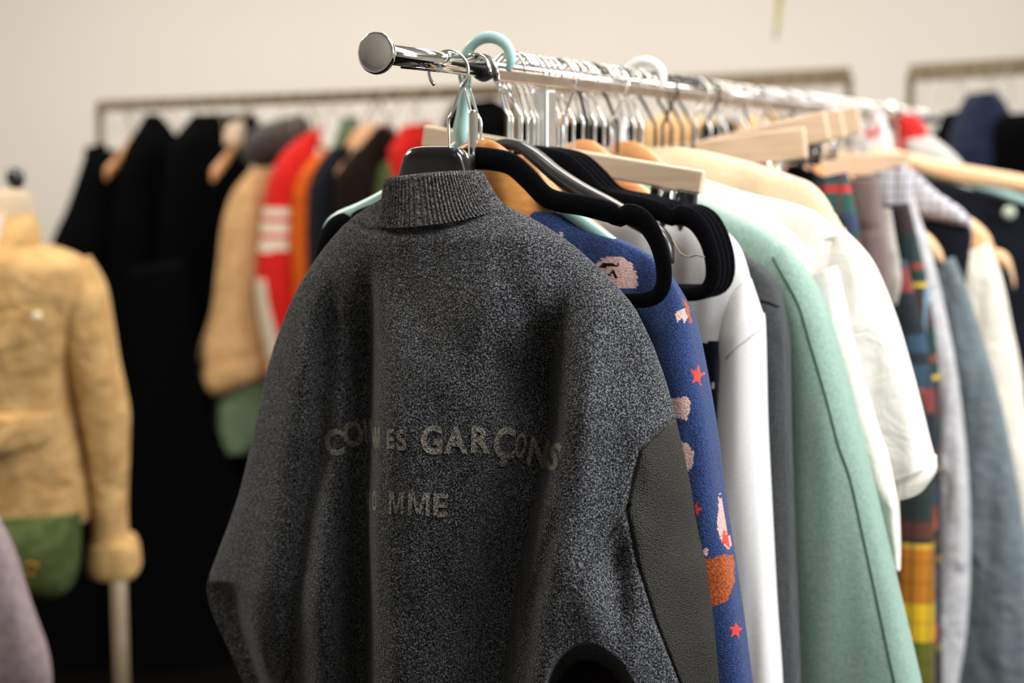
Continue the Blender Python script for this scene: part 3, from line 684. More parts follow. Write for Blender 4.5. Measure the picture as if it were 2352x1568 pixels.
# green coat
gp = RP(1372, 0); t = thing('suede_coat', 'sage green suede coat with a long stitched sleeve seam', 'coat', gp)
loft('body', gp, [(None, 0, 1490, 420, .014), (None, 0, 1600, 455, .024), (None, 0, 1700, 500, .03), (None, 0, 1780, 548, .032), (None, 0, 1830, 610, .034), (None, 0, 1850, 700, .036), (None, 0, 1850, 1000, .04), (None, 0, 1860, 1800, .045)], M['green'], t, fold=.005, seed=8, nu=60, nv=70)
GS = [(1700, 610, 1800, 560, .014), (1745, 655, 1850, 620, .03), (1790, 710, 1895, 710, .038), (1810, 800, 1922, 800, .042), (1814, 900, 1950, 900, .044), (1814, 1000, 1976, 1000, .045), (1808, 1150, 2012, 1150, .045), (1808, 1350, 2060, 1350, .045), (1812, 1568, 2112, 1568, .045), (1815, 1800, 2160, 1800, .045)]
for mir in (False, True):
    sl = loft('sleeve', gp, GS, M['green'], t, nu=72, nv=110, fold=.006, ff=14, seed=9, mirror=mir)
    seam_px = [(1700, 520), (1760, 560), (1800, 610), (1850, 690), (1880, 780), (1905, 860), (1925, 930), (1945, 1010), (1970, 1090), (2000, 1230), (2032, 1380), (2075, 1568)]
    from mathutils.bvhtree import BVHTree
    bv = BVHTree.FromPolygons([v.co for v in sl.data.vertices], [p.vertices for p in sl.data.polygons])
    pts = []
    for x, y in [tuple(q) for q in catmull(seam_px, 120)]:
        q = gp.hit(x, y); q = Vector(((-q.x if mir else q.x), -.2, q.z))
        h = bv.ray_cast(q, Vector((0, 1, 0)))
        if h[0]: pts.append(h[0]+Vector((0, -.0003, 0)))
    tube_obj('stitched_seam', pts, .0013, cloth('seam_green', srgb(58, 96, 80)), sl, n=6)
# white tee + neighbours
wt = RP(1430, 0); t = thing('tee_shirt', 'large white cotton t-shirt whose wide sleeve ends in a folded hem', 't-shirt', wt)
loft('body', wt, [(None, 0, 1590, 402, .014), (None, 0, 1640, 420, .022), (None, 0, 1720, 445, .03), (None, 0, 1820, 468, .034), (None, 0, 1890, 500, .036), (None, 0, 1935, 560, .036), (None, 0, 1955, 650, .04), (None, 0, 1965, 900, .04), (None, 0, 2000, 1100, .04), (None, 0, 2010, 1400, .04)], M['whitet'], t, fold=.006, seed=10, nu=60, nv=70)
TS = [(1880, 560, 1940, 530, .02), (1890, 650, 2000, 600, .034), (1905, 760, 2050, 720, .042), (1925, 860, 2084, 830, .045), (1960, 960, 2114, 940, .045), (2005, 1060, 2136, 1030, .044), (2030, 1110, 2146, 1062, .043)]
for mir in (False, True):
    s1 = loft('sleeve', wt, TS, M['whitet'], t, nu=56, nv=80, fold=.010, ff=18, seed=11, mirror=mir)
    loft('sleeve_hem', wt, [(2022, 1098, 2146, 1050, .044), (2036, 1128, 2145, 1088, .044), (2040, 1146, 2118, 1128, .040)], M['offw'], s1, nu=56, nv=12, fold=.006, seed=11, mirror=mir)
w2 = RP(1405, 0); t = thing('cotton_shirt', 'white cotton shirt with crumpled sleeve squeezed between the green coat and the white t-shirt', 'shirt', w2)
loft('body', w2, [(None, 0, 1560, 430, .012), (None, 0, 1700, 470, .024), (None, 0, 1800, 520, .028), (None, 0, 1860, 600, .03), (None, 0, 1880, 800, .03), (None, 0, 1880, 1500, .03)], M['offw'], t, seed=12)
for mir in (False, True):
    loft('sleeve', w2, [(1840, 640, 1920, 610, .02), (1870, 740, 1950, 720, .03), (1905, 850, 1978, 830, .032), (1940, 960, 2012, 950, .032), (1975, 1050, 2045, 1050, .032), (2000, 1110, 2060, 1125, .03), (2020, 1160, 2064, 1175, .022), (2040, 1230, 2068, 1250, .014), (2056, 1300, 2068, 1310, .008)], M['whitet'], t, nu=44, nv=80, fold=.012, ff=20, seed=13, mirror=mir)
cr = RP(1500, 0); t = thing('cream_shirt', 'cream yellow cotton shirt shoulder showing above the white t-shirt', 'shirt', cr)
loft('body', cr, [(None, 0, 1560, 338, .012), (None, 0, 1640, 352, .02), (None, 0, 1740, 378, .03), (None, 0, 1830, 408, .034), (None, 0, 1866, 424, .034), (None, 0, 1900, 462, .034), (None, 0, 1925, 520, .034), (None, 0, 1950, 620, .034), (None, 0, 1950, 1400, .036)], M['cream'], t, fold=.005, seed=14, nu=60, nv=70)
for mir in (False, True):
    loft('sleeve', cr, [(1880, 520, 1915, 490, .02), (1900, 620, 1965, 600, .03), (1920, 800, 2000, 800, .03), (1940, 1200, 2020, 1200, .03)], M['cream'], t, seed=15, mirror=mir)
# ------------------------------------------------------------------ clip hangers, further down the rail
CL = [(1600, 'pale wooden clip hanger pointing up right, foremost of the fanned group', -7, .35, -.072), (1655, 'pale wooden clip hanger, second of the fanned group', -12.5, .36, -.062), (1698, 'pale wooden clip hanger, third of the fanned group', -12, .36, -.055), (1742, 'pale wooden clip hanger, last of the fanned group and highest at its tip', -12, .36, -.046)]
for i, (x, lb, ti, wd, nk) in enumerate(CL):
    clip_hanger(x, lb, tilt=ti, width=wd, neck=nk, k=1, clips=((-.12,), (.13,)), ht=.047, blk=i in (1, 2), yaw=0)
clip_hanger(1880, 'short pale wooden clip hanger above the grey checked trousers', tilt=-1, width=.36, neck=-.09, clips=((-.1,), (.12,)), ht=.042, blk=True)
def strip(name, label, cat, px, rows, mt, seed, fold=.006, part='cloth', nu=44, nv=70, group=None, pw=.5, yaw=0, fm=None):
    pl = RP(px, yaw); t = thing(name, label, cat, pl, group)
    return t, pl, loft(part, pl, rows, mt, t, nu=nu, nv=nv, fold=fold, seed=seed, pw=pw, facemat=fm)
strip('tartan_skirt', 'green and red tartan skirt folded over a black clip', 'skirt', 1668, [(1868, 412, 1944, 396, .012), (1878, 440, 1952, 428, .016), (1896, 490, 1962, 480, .02), (1900, 560, 1975, 560, .02), (1900, 800, 1985, 800, .02)], M['tartan'], 21)
strip('wool_trousers', 'folded mauve brown wool trousers hanging between tartan and grey check', 'trousers', 1712, [(1948, 412, 2016, 410, .018), (1954, 470, 2022, 468, .022), (1962, 516, 2028, 516, .023), (1964, 524, 2028, 524, .017), (1968, 534, 2032, 534, .022), (1975, 600, 2040, 600, .022), (1990, 680, 2045, 680, .02), (2000, 800, 2050, 800, .02), (2010, 1300, 2060, 1300, .02)], M['mauve'], 22)
strip('grey_scarf', 'pale grey knotted cloth hanging below the mauve trousers', 'scarf', 1738, [(2022, 480, 2046, 480, .01), (2020, 560, 2058, 560, .018), (2016, 600, 2068, 610, .02), (2030, 640, 2072, 650, .02), (2044, 690, 2062, 700, .012)], cloth('greige_cloth', srgb(176, 168, 158), wrinkle=.5), 23)
strip('plaid_shirt', 'blue, navy and orange plaid shirt in the gap beside the t-shirt sleeve', 'shirt', 1745, [(2030, 600, 2080, 600, .02), (2030, 680, 2100, 680, .024), (2040, 800, 2130, 800, .026), (2050, 1000, 2150, 1000, .028), (2050, 1200, 2150, 1200, .028), (2050, 1700, 2150, 1700, .03)], M['bluep'], 24)
strip('flannel_shirt', 'dark green and brown flannel shirt beside the washed grey denim', 'shirt', 1790, [(2040, 470, 2086, 465, .02), (2052, 560, 2108, 560, .024), (2070, 660, 2130, 660, .026), (2090, 800, 2150, 800, .026), (2100, 1000, 2160, 1000, .026), (2090, 1700, 2165, 1700, .03)], M['flannel'], 25)
strip('yellow_plaid_shirt', 'yellow and dark tartan shirt showing below the t-shirt sleeve', 'shirt', 1730, [(2040, 900, 2120, 900, .01), (2046, 1000, 2130, 1000, .02), (2050, 1130, 2140, 1130, .024), (2052, 1300, 2145, 1300, .024), (2055, 1568, 2145, 1568, .024), (2055, 1750, 2145, 1750, .024)], M['yplaid'], 26)
strip('checked_trousers', 'light grey checked trousers clipped under the short pale bar', 'trousers', 1800, [(2000, 400, 2080, 378, .02), (2010, 440, 2092, 420, .024), (2030, 500, 2092, 490, .022), (2050, 560, 2090, 560, .016)], M['gplaid'], 27, fold=.014)
dg, dpl, dl = strip('denim_shirt', 'washed grey denim shirt with puckered double seam', 'shirt', 1805, [(2068, 440, 2088, 410, .012), (2078, 500, 2104, 480, .02), (2096, 590, 2136, 580, .03), (2112, 690, 2162, 690, .034), (2124, 800, 2184, 800, .036), (2134, 900, 2200, 900, .038), (2140, 1050, 2218, 1050, .04), (2142, 1200, 2226, 1200, .04), (2138, 1350, 2224, 1350, .04), (2128, 1480, 2214, 1480, .038), (2118, 1568, 2200, 1568, .038), (2090, 1750, 2180, 1750, .036)], M['denimg'], 28, fold=.012, nu=60, nv=120)
bv = BVHTree.FromPolygons([v.co for v in dl.data.vertices], [p.vertices for p in dl.data.polygons])
for off in (12, 26):
    pts = []
    for x, y in [tuple(q) for q in catmull([(2100+off-14, 590), (2122+off-12, 700), (2136+off-12, 850), (2146+off-10, 1000), (2150+off-8, 1150), (2148+off-8, 1300), (2142+off-8, 1420), (2130+off-8, 1560)], 160)]:
        q = dpl.hit(x, y); h = bv.ray_cast(Vector((q.x, -.2, q.z)), Vector((0, 1, 0)))
        if h[0]: pts.append(h[0]+Vector((.0008*math.sin(len(pts)*1.1), -.0002, 0)))
    if len(pts) > 4: tube_obj('seam', pts, .0017, cloth('denim_stitch', srgb(120, 120, 134)), dl, n=6)
strip('checked_shirt', 'crumpled light grey checked shirt shoulder above the black waistcoat', 'shirt', 1850, [(2066, 400, 2098, 390, .01), (2070, 430, 2150, 440, .02), (2074, 462, 2205, 478, .026), (2084, 484, 2228, 505, .024), (2110, 500, 2236, 520, .01)], M['gplaid'], 29, fold=.02)
strip('black_waistcoat', 'black waistcoat hanging under the crumpled checked shirt', 'waistcoat', 1858, [(2096, 470, 2200, 500, .02), (2110, 520, 2230, 530, .026), (2120, 580, 2225, 590, .026), (2130, 680, 2215, 680, .024), (2135, 900, 2200, 900, .02)], M['dark'], 30)
strip('slate_denim_jacket', 'slate blue denim jacket with a long sleeve right of the washed grey denim', 'jacket', 1840, [(2130, 610, 2190, 590, .02), (2150, 700, 2222, 670, .03), (2165, 800, 2252, 770, .036), (2185, 900, 2286, 880, .04), (2200, 1050, 2318, 1020, .042), (2200, 1200, 2346, 1180, .044), (2200, 1350, 2370, 1330, .044), (2190, 1568, 2400, 1568, .044), (2180, 1750, 2420, 1750, .044)], M['denimb'], 31, fold=.010, nu=60, nv=90, part='sleeve')
# right-hand second rail (behind, lower) with wide wooden hangers
LR = [P(2120, 470, 2.95), P(2560, 500, 2.2)]
rk2 = link('lower_rack', None, None, None, (LR[0].x, LR[0].y, 0)); tag(rk2, 'low metal rack hidden behind the cream shirt and dark coat at right edge', 'clothes rack')
zr = 1.36; o0 = Vector((LR[0].x, LR[0].y, 0)); dv = Vector((1.35, 3.55, 0))-o0
tube_obj('rail', [(.12, .5, zr), (.75, 1.0, zr)], .012, M['bgmetal'], rk2); tube_obj('post', [(.12, .5, 0), (.12, .5, zr)], .012, M['bgmetal'], rk2); tube_obj('post', [(.75, 1.0, 0), (.75, 1.0, zr)], .012, M['bgmetal'], rk2)
WIDE = [(0, -.086, -.108, .014, 0), (.02, -.088, -.12, .014, 0), (.06, -.104, -.138, .016, -.002), (.11, -.128, -.166, .024, -.004), (.16, -.152, -.198, .036, -.008), (.2, -.178, -.226, .046, -.012), (.222, -.20, -.236, .04, -.014), (.228, -.215, -.23, .02, -.016)]
cp_ = RP(1900, 0); t = thing('cream_jacket', 'cream white jacket slipping off its wooden hanger near the right edge', 'jacket', cp_)
loft('sleeve', cp_, [(2180, 600, 2270, 560, .02), (2196, 680, 2300, 640, .034), (2206, 780, 2325, 760, .04), (2225, 880, 2345, 860, .042), (2260, 1000, 2362, 1000, .044), (2290, 1150, 2392, 1150, .044), (2320, 1350, 2420, 1350, .044), (2350, 1600, 2450, 1600, .044)], M['offw'], t, nu=56, nv=80, fold=.010, seed=32)
def tip(px, pts, label, ang=-RAIL_A):   # wooden hanger whose right arm end shows
    pl = RP(px); t = thing('wooden_hanger', label, 'hanger', pl, 'wooden hangers at the right')
    # long hook, arm through given px centreline
    c = [pl.hit(x, y) for x, y, w_ in pts]; wv = [w_/2/F*3.05 for *_, w_ in pts]
    full = [(v.x, v.z, w_) for v, w_ in zip(c, wv)]
    prof = [(f[0], f[1]+f[2], f[1]-f[2], .028, 0) for f in full]
    a = arms('arms', prof, M['woodp2'], t, half=True, nu=18)
    a0 = full[0]
    arms('arms', [(2*0-f[0], f[1]+f[2], f[1]-f[2], .028, 0) for f in full], M['woodp2'], t, half=True, nu=18)
    tube_obj('hook', catmull([(0, 0, a0[1]-.005), (0, 0, a0[1]+.03)]+hook_path(1, neck=-.05)[1:], 40), .0017, M['wire'], t)
M['woodp2'] = wood('honey_wood', srgb(226, 180, 132), srgb(240, 200, 156))
tip(1830, [(1842, 470, 30), (1900, 478, 34), (2000, 505, 40), (2080, 535, 44), (2130, 560, 46), (2158, 586, 32), (2166, 598, 12)], 'honey wooden hanger tip poking out beside the washed grey denim')
tip(1905, [(1915, 440, 34), (2000, 455, 40), (2100, 490, 48), (2180, 515, 58), (2230, 535, 66), (2268, 560, 50), (2282, 578, 20)], 'honey wooden hanger end carrying the cream jacket')
# dark coat at the right edge with mint under-hanger
dc = RP(1985, 12); t = thing('wooden_hanger', 'broad honey wooden hanger arm crossing the top right of the dark coat', 'hanger', dc, 'wooden hangers at the right')
add_hook(t, 1)
prf = [(dc.hit(x, y).x, dc.hit(x, y).z+w_/2/F*3.3, dc.hit(x, y).z-w_/2/F*3.3, .03, 0) for x, y, w_ in [(2000, 352, 24), (2060, 360, 30), (2130, 382, 38), (2200, 398, 44), (2280, 410, 40), (2360, 425, 40), (2440, 450, 36)]]
arms('arms', prf, M['woodp2'], t, half=True, nu=18); arms('arms', [(-p[0], *p[1:]) for p in prf], M['woodp2'], t, half=True, nu=18)
d2 = RP(1990, 12); t = thing('mint_bar_hanger', 'pale mint hanger bar running below the honey wooden arm at right', 'hanger', d2, 'plastic hangers at the right')
add_hook(t, -1); q0 = [d2.hit(x, y, .02) for x, y in [(2230, 420), (2360, 462), (2460, 492)]]
q0 = [Vector((0, 0, q0[0].z+.04))]+q0
tube_obj('arms', catmull(q0, 20), .006, M['mint'], t, n=10, flat=(1.5, .7), nrm=(0, 1, 0))
tube_obj('arms', catmull([(-q.x, q.y, q.z) for q in q0], 20), .006, M['mint'], t, n=10, flat=(1.5, .7), nrm=(0, 1, 0))
d3 = RP(2000, 12); t = thing('dark_coat', 'dark navy coat with a pale button at the right edge of the picture', 'coat', d3)
cb_ = loft('coat_body', d3, [(None, 0, 2120, 395, .02), (None, 0, 2200, 425, .03), (None, 0, 2300, 450, .04), (None, 0, 2400, 480, .045), (None, 0, 2440, 560, .05), (None, 0, 2440, 800, .05), (None, 0, 2430, 1800, .055)], M['dark'], t, fold=.010, seed=33)
bt = lathe('button', [(-.002, .002), (-.002, .014), (.002, .014), (.002, .002)], cloth('pale_button', srgb(190, 200, 180)), t, axis='X', n=20); bt.rotation_euler = (0, 0, math.pi/2); q = d3.hit(2318, 488, .066); bt.location = q
tip(1950, [(1960, 500, 26), (2100, 540, 30), (2250, 580, 34), (2310, 600, 40), (2328, 640, 26), (2330, 660, 10)], 'small honey wooden hanger tip by the dark coat sleeve')
strip('grey_collar_jacket', 'pale grey padded collar of a jacket below the red jacket', 'jacket', 2034, [(2080, 322, 2140, 312, .02), (2086, 350, 2190, 352, .03), (2092, 372, 2220, 392, .03), (2100, 386, 2220, 410, .02), (2120, 500, 2260, 520, .03), (2120, 900, 2260, 900, .03)], cloth('pale_grey_cloth', srgb(196, 192, 186)), 34)
strip('red_jacket', 'bright red jacket top at the far end of the rail', 'jacket', 2070, [(2066, 262, 2100, 262, .02), (2064, 285, 2116, 280, .03), (2064, 310, 2130, 312, .03), (2064, 500, 2150, 500, .03)], cloth('bright_red_cloth', srgb(210, 40, 40)), 35)
strip('printed_shirt', 'white shirt with a red mark beside the far rail post', 'shirt', 2000, [(1972, 270, 2030, 262, .015), (1966, 300, 2040, 300, .02), (1960, 340, 2050, 340, .02), (1960, 600, 2060, 600, .02)], M['white'], 36,
      fm=lambda c, pl: (M['redwhite'] if inpoly(*pl.px(c), [(1984, 296), (1994, 280), (1996, 302), (2010, 302), (2012, 280), (2022, 280), (2022, 314), (1984, 316)]) and c.y < 0 else None))
# ------------------------------------------------------------------ row of hooks along the rail
HK = []
xs_ = [1182, 1192, 1200, 1292, 1306, 1324, 1356, 1372, 1388, 1404, 1418, 1462, 1476, 1500, 1524, 1548, 1570, 1590, 1615, 1636, 1672, 1716, 1730, 1756, 1768, 1780, 1792, 1804, 1816, 1828, 1840, 1852, 1866, 1892, 1906, 1918, 1930, 1942, 1954, 1966, 1976, 2012, 2022, 2032, 2058, 2070, 2084, 2098, 2112]
kinds = []
def generic(px, k, dark, label, sc):
    pl = RP(px, random.uniform(-6, 6)); t = thing('wire_hooked_hanger', label, 'hanger', pl, 'crowded hangers along the chrome rail')
    hm = M['blackplastic'] if dark else M['wire']
    add_hook(t, k, hm, r=.0021 if not dark else .0025, R=.0235+random.uniform(-.002, .003), lean=random.uniform(-.004, .004), end=158)
    arms('arms', [(a[0]*.86*sc, a[1]-.02, a[2]-.022, a[3]*.7, 0) for a in WOODPROF], M['woodo'] if not dark else M['blackplastic'], t, nu=10)
    return t
near = {1182: 'first of three slim chrome hooks left of the chrome post', 1192: 'middle of three slim chrome hooks left of the chrome post', 1200: 'last of three slim chrome hooks left of the chrome post'}
for i, x in enumerate(xs_):
    dark = (i % 4 == 2 and x > 1340) or 1500 <= x <= 1600
    if x in near: lb = near[x]
    elif x < 1340: lb = '%s wire hanger hook just right of the chrome post' % ['first', 'second', 'third'][[1292, 1306, 1324].index(x)]
    elif x < 1500: lb = ('black hanger' if dark else 'chrome hooked hanger')+' in the row between the two curved orange wooden hangers'
    elif x < 1760: lb = ('dark hooked hanger' if dark else 'chrome hooked hanger')+' in the crowded row above the cream shirt'
    elif x < 2040: lb = ('dark hooked hanger' if dark else 'chrome hooked hanger')+' in the blurred far row above the fanned clip hangers'
    else: lb = ('dark hooked hanger' if dark else 'chrome hooked hanger')+' beyond the far rail post'
    generic(x, random.choice([1, -1, -1, -1, -1, -1]), dark, lb, .7 if x < 1340 else .55)
tube_obj('rail_extension', [(S_END, 0, RZ), (Sx(2150), 0, RZ)], .0095, M['chrome'], rack, n=16)
# big white plastic hook over the rail
wp = RP(1478); t = thing('plastic_hanger', 'white plastic hanger with thick round hook at the middle of the rail', 'hanger', wp, 'plastic hangers near the front of the rail')
vs_, fs_ = tube([p[:3] for p in hkc], [p[3] for p in hkc], n=12, flat=(1, .9), nrm=(0, 1, 0)); link('hook', fixn(mesh('hook', vs_, fs_)), t, plain('white_plastic', (.85, .85, .85), .3, coat=.4))
arms('arms', [(a[0]*.6, a[1]-.02, a[2]-.02, a[3], 0) for a in WOODPROF], plain('white_plastic_arms', (.85, .85, .85), .3), t)
# hidden-behind fillers that show as dark cloth between clip hangers
for i, (x, mt, lb) in enumerate([(1640, 'black', 'black jacket shoulder in the shade under the fanned clip hangers'), (1770, 'black', 'black top just left of the tartan skirt clips'), (1930, 'dark', 'dark navy jacket far along the rail')]):
    pl = RP(x); t = thing('dark_jacket', lb, 'jacket', pl)
    loft('body', pl, [(-.06, -.125, .06, -.125, .02), (-.13, -.155, .13, -.155, .03), (-.19, -.19, .19, -.19, .035), (-.215, -.25, .215, -.25, .035), (-.21, -.6, .21, -.6, .035), (-.21, -.8, .21, -.8, .035)], M[mt], t, local=True, seed=40+i)
# ------------------------------------------------------------------ background racks
def bgrack(name, a, b_, label, th=.016, posts=(0, 1)):
    A, B = P(*a), P(*b_); B.z = A.z = (A.z+B.z)/2
    r = link(name, None, None, None, (A.x, A.y, 0)); tag(r, label, 'clothes rack'); d = B-A; d.z = 0; ang = math.atan2(d.y, d.x); r.rotation_euler = (0, 0, ang); Ln = d.length
    box('rail', (Ln/2, 0, A.z), (Ln, .02, th*2), M['bgmetal'], r)
    for s_ in posts: box('post', (s_*Ln, 0, A.z/2), (.02, .02, A.z), M['bgmetal'], r)
    for s_ in (0, 1): box('foot', (s_*Ln, 0, .02), (.03, .5, .03), M['bgmetal'], r)
    return r, A, B, ang
R1 = bgrack('wall_rack', (228, 243, 5.3), (1180, 208, 4.1), 'blurred bronze clothes rack behind, left of the chrome rack', .017)
R2 = bgrack('wall_rack', (1230, 208, 6.0), (1950, 176, 4.95), 'blurred bronze clothes rack along the wall behind the chrome hooks', .027)
R3 = bgrack('wall_rack', (2092, 166, 5.0), (2560, 142, 4.4), 'blurred bronze clothes rack at the top right', .026)
HB = bpy.data.meshes
def bgrail_pt(R_, px):
    A, B = R_[1], R_[2]; x0, x1 = proj(A)[0], proj(B)[0]
    lo, hi = 0, 1
    for _ in range(30):
        m_ = (lo+hi)/2
        if proj(A.lerp(B, m_))[0] < px: lo = m_
        else: hi = m_
    return A.lerp(B, lo)
def bghang(R_, px, label, ang, k=1, mt='woodo', group='hangers on the blurred racks'):
    pl = Pl(bgrail_pt(R_, px), ang); t = thing('wooden_hanger', label, 'hanger', pl, group)
    add_hook(t, k, M['bgmetal'], r=.003, R=.026); arms('arms', [(a[0]*.42, a[1]-.02, a[2]-.03, a[3], 0) for a in WOODPROF], M[mt], t, nu=8)
    return t
def bgcloth(R_, px, name, label, cat, parts, ang=.6, hook=True):
    pl = Pl(bgrail_pt(R_, px), ang); t = thing(name, label, cat, pl)
    for i, (pn, rows, mt, *kw) in enumerate(parts):
        k = kw[0] if kw else {}
        loft(pn, pl, rows, M[mt], t, seed=50+px*.01+i, nu=k.pop('nu', 36), nv=k.pop('nv', 50), **k)
    return t, pl
BR = [('black_coat', 262, 'black coat with a standing collar, leftmost on the back rack', [('coat_body', [(200, 352, 262, 342, .05), (186, 400, 330, 400, .08), (160, 480, 350, 480, .1), (124, 568, 360, 568, .12), (112, 700, 370, 700, .12), (112, 1000, 380, 1000, .12), (120, 1700, 380, 1700, .12)], 'black'), ('collar', [(196, 340, 240, 328, .03), (200, 370, 250, 372, .05), (205, 400, 260, 400, .05)], 'black')]),
      ('black_coat', 352, 'black pointed-hood coat, second from the left on the back rack', [('coat_body', [(338, 262, 362, 262, .03), (318, 300, 392, 300, .06), (292, 350, 420, 360, .09), (275, 450, 440, 450, .1), (262, 600, 450, 600, .12), (258, 1000, 460, 1000, .12), (270, 1700, 470, 1700, .12)], 'black')]),
      ('black_coat', 455, 'long black coat hanging close under the rail beside the tan jacket', [('coat_body', [(448, 262, 585, 262, .05), (420, 300, 590, 300, .08), (395, 340, 560, 400, .1), (380, 500, 510, 520, .12), (375, 700, 490, 700, .12), (380, 900, 470, 900, .12), (390, 1100, 500, 1100, .12), (400, 1700, 640, 1700, .12)], 'black')])]
for nm, px, lb, parts in BR: bgcloth(R1, px, nm, lb, 'coat', parts)
bgcloth(R1, 560, 'black_dress', 'black dress lining hanging low behind the tan jacket sleeve', 'dress', [('cloth', [(520, 420, 600, 420, .04), (460, 900, 620, 900, .08), (455, 1040, 640, 1040, .1), (440, 1700, 720, 1700, .12)], 'black')], ang=.35)
bgcloth(R1, 620, 'fur_hat', 'brown fur collar lying over the hangers on the back rack', 'collar', [('fur', [(600, 290, 690, 262, .05), (572, 315, 706, 290, .08), (562, 345, 700, 330, .09), (572, 372, 680, 360, .07), (600, 385, 650, 378, .03)], 'fur', dict(fold=.02))])
t, pl = bgcloth(R1, 632, 'canvas_jacket', 'sand canvas jacket whose rolled sleeve shows a sage green lining', 'jacket', [
    ('sleeve', [(578, 388, 620, 382, .03), (540, 440, 622, 430, .06), (516, 520, 620, 520, .08), (504, 620, 618, 620, .08), (490, 720, 616, 720, .08), (466, 800, 612, 790, .09), (460, 846, 608, 812, .085)], 'tanb', dict(fold=.012)),
    ('cuff', [(462, 838, 612, 800, .09), (456, 872, 612, 826, .095), (470, 900, 614, 846, .085), (488, 916, 560, 880, .03)], 'tanb', dict(fold=.01)),
    ('lining', [(500, 850, 612, 800, .06), (498, 900, 606, 880, .06), (492, 980, 590, 980, .06), (492, 1036, 572, 1030, .055), (500, 1046, 560, 1040, .03)], 'sage', dict(fold=.02)),
    ('strap', [(425, 820, 432, 820, .008), (440, 900, 448, 900, .008), (466, 980, 474, 980, .008), (492, 1030, 500, 1030, .008)], 'brownb')], ang=.45)
def redfm(c, pl):
    x, y = pl.px(c)
    yy = y
    if 476 < yy < 498 or 509 < yy < 536 or 549 < yy < 578: return M['ivory']
bgcloth(R1, 712, 'striped_cardigan', 'scarlet knit with three pale stripes on its sleeve', 'cardigan', [('sleeve', [(690, 318, 738, 292, .03), (652, 352, 722, 345, .05), (626, 400, 706, 400, .06), (614, 450, 688, 450, .06), (602, 540, 668, 540, .06), (594, 640, 672, 640, .06), (606, 720, 690, 720, .06), (625, 800, 700, 800, .06), (640, 900, 710, 900, .06)], 'scarlet', dict(facemat=redfm, nv=120, nu=40)),
    ('lining', [(592, 640, 602, 640, .05), (596, 700, 612, 700, .05), (604, 760, 634, 760, .05), (616, 820, 650, 820, .05)], 'ivory')], ang=.45)
bgcloth(R1, 745, 'orange_cardigan', 'orange knitted cardigan sleeve beside the scarlet knit', 'cardigan', [('sleeve', [(724, 356, 760, 348, .03), (692, 390, 750, 385, .05), (672, 440, 735, 440, .06), (666, 520, 730, 520, .06), (668, 600, 730, 600, .06), (676, 700, 740, 700, .06), (690, 900, 750, 900, .06)], 'tanger')], ang=.45)
bgcloth(R1, 800, 'navy_jacket', 'dark navy jacket sleeve right of the orange cardigan', 'jacket', [('sleeve', [(765, 338, 800, 330, .03), (735, 375, 800, 370, .05), (715, 430, 800, 430, .06), (710, 520, 800, 520, .06), (712, 640, 800, 640, .06), (720, 900, 800, 900, .06)], 'dark')], ang=.45)
bgcloth(R1, 870, 'brown_jacket', 'very dark brown jacket under a wooden hanger left of the grey collar', 'jacket', [('body', [(866, 290, 900, 290, .03), (820, 345, 908, 320, .05), (790, 380, 900, 380, .06), (775, 440, 890, 440, .07), (775, 700, 880, 700, .07)], 'brownb')], ang=.45)
bgcloth(R1, 920, 'olive_jacket', 'olive jacket seen between the brown jacket and the black hanger', 'jacket', [('body', [(905, 360, 960, 330, .03), (880, 380, 960, 380, .06), (865, 430, 960, 430, .07), (850, 600, 960, 600, .08)], 'olive')], ang=.45)
bgcloth(R1, 945, 'red_blouse', 'orange red blouse beneath the left end of the long clip bar', 'blouse', [('body', [(925, 290, 990, 280, .03), (905, 330, 990, 330, .05), (895, 360, 990, 362, .05), (900, 500, 990, 500, .05)], 'scarlet')], ang=.4)
bgcloth(R1, 1080, 'black_jacket', 'black jacket behind the mint hanger hook', 'jacket', [('body', [(1045, 236, 1130, 226, .05), (1030, 270, 1180, 262, .08), (1020, 330, 1220, 330, .1), (1000, 700, 1220, 700, .1)], 'black')], ang=.3)
bgcloth(R1, 800.5, 'green_scarf', 'grey green scarf draped over a hanger near the middle of the back rack', 'scarf', [('cloth', [(790, 270, 820, 268, .02), (778, 300, 822, 300, .03), (764, 345, 806, 345, .03), (760, 380, 800, 380, .02)], 'sage')], ang=.4)
for i, (x, lb) in enumerate([(300, 'orange wooden hanger between the first two black coats'), (548, 'pale wooden hanger end against the black coats by the fur collar'), (725, 'orange wooden hanger above the scarlet striped sleeve'), (840, 'wooden hanger left of the dark brown jacket'), (890, 'wooden hanger over the dark brown jacket')]):
    bghang(R1, x, lb, .55, k=1 if i % 2 else -1)
def tab(R_, px, rows, label, mt='woodo'):
    pl = Pl(bgrail_pt(R_, px), .4); t = thing('hanger_end', label, 'hanger', pl, 'hangers on the blurred racks'); loft('arms', pl, rows, M[mt], t, fold=0)
tab(R1, 545, [(528, 282, 556, 276, .02), (516, 305, 562, 300, .02), (514, 330, 548, 334, .02)], 'blurred pale wooden hanger shoulder showing against the black coats', 'woodp')
tab(R1, 860, [(850, 282, 892, 286, .02), (815, 300, 880, 306, .02), (795, 335, 830, 345, .02)], 'blurred wooden hanger shoulder over the dark brown jacket', 'woodo')
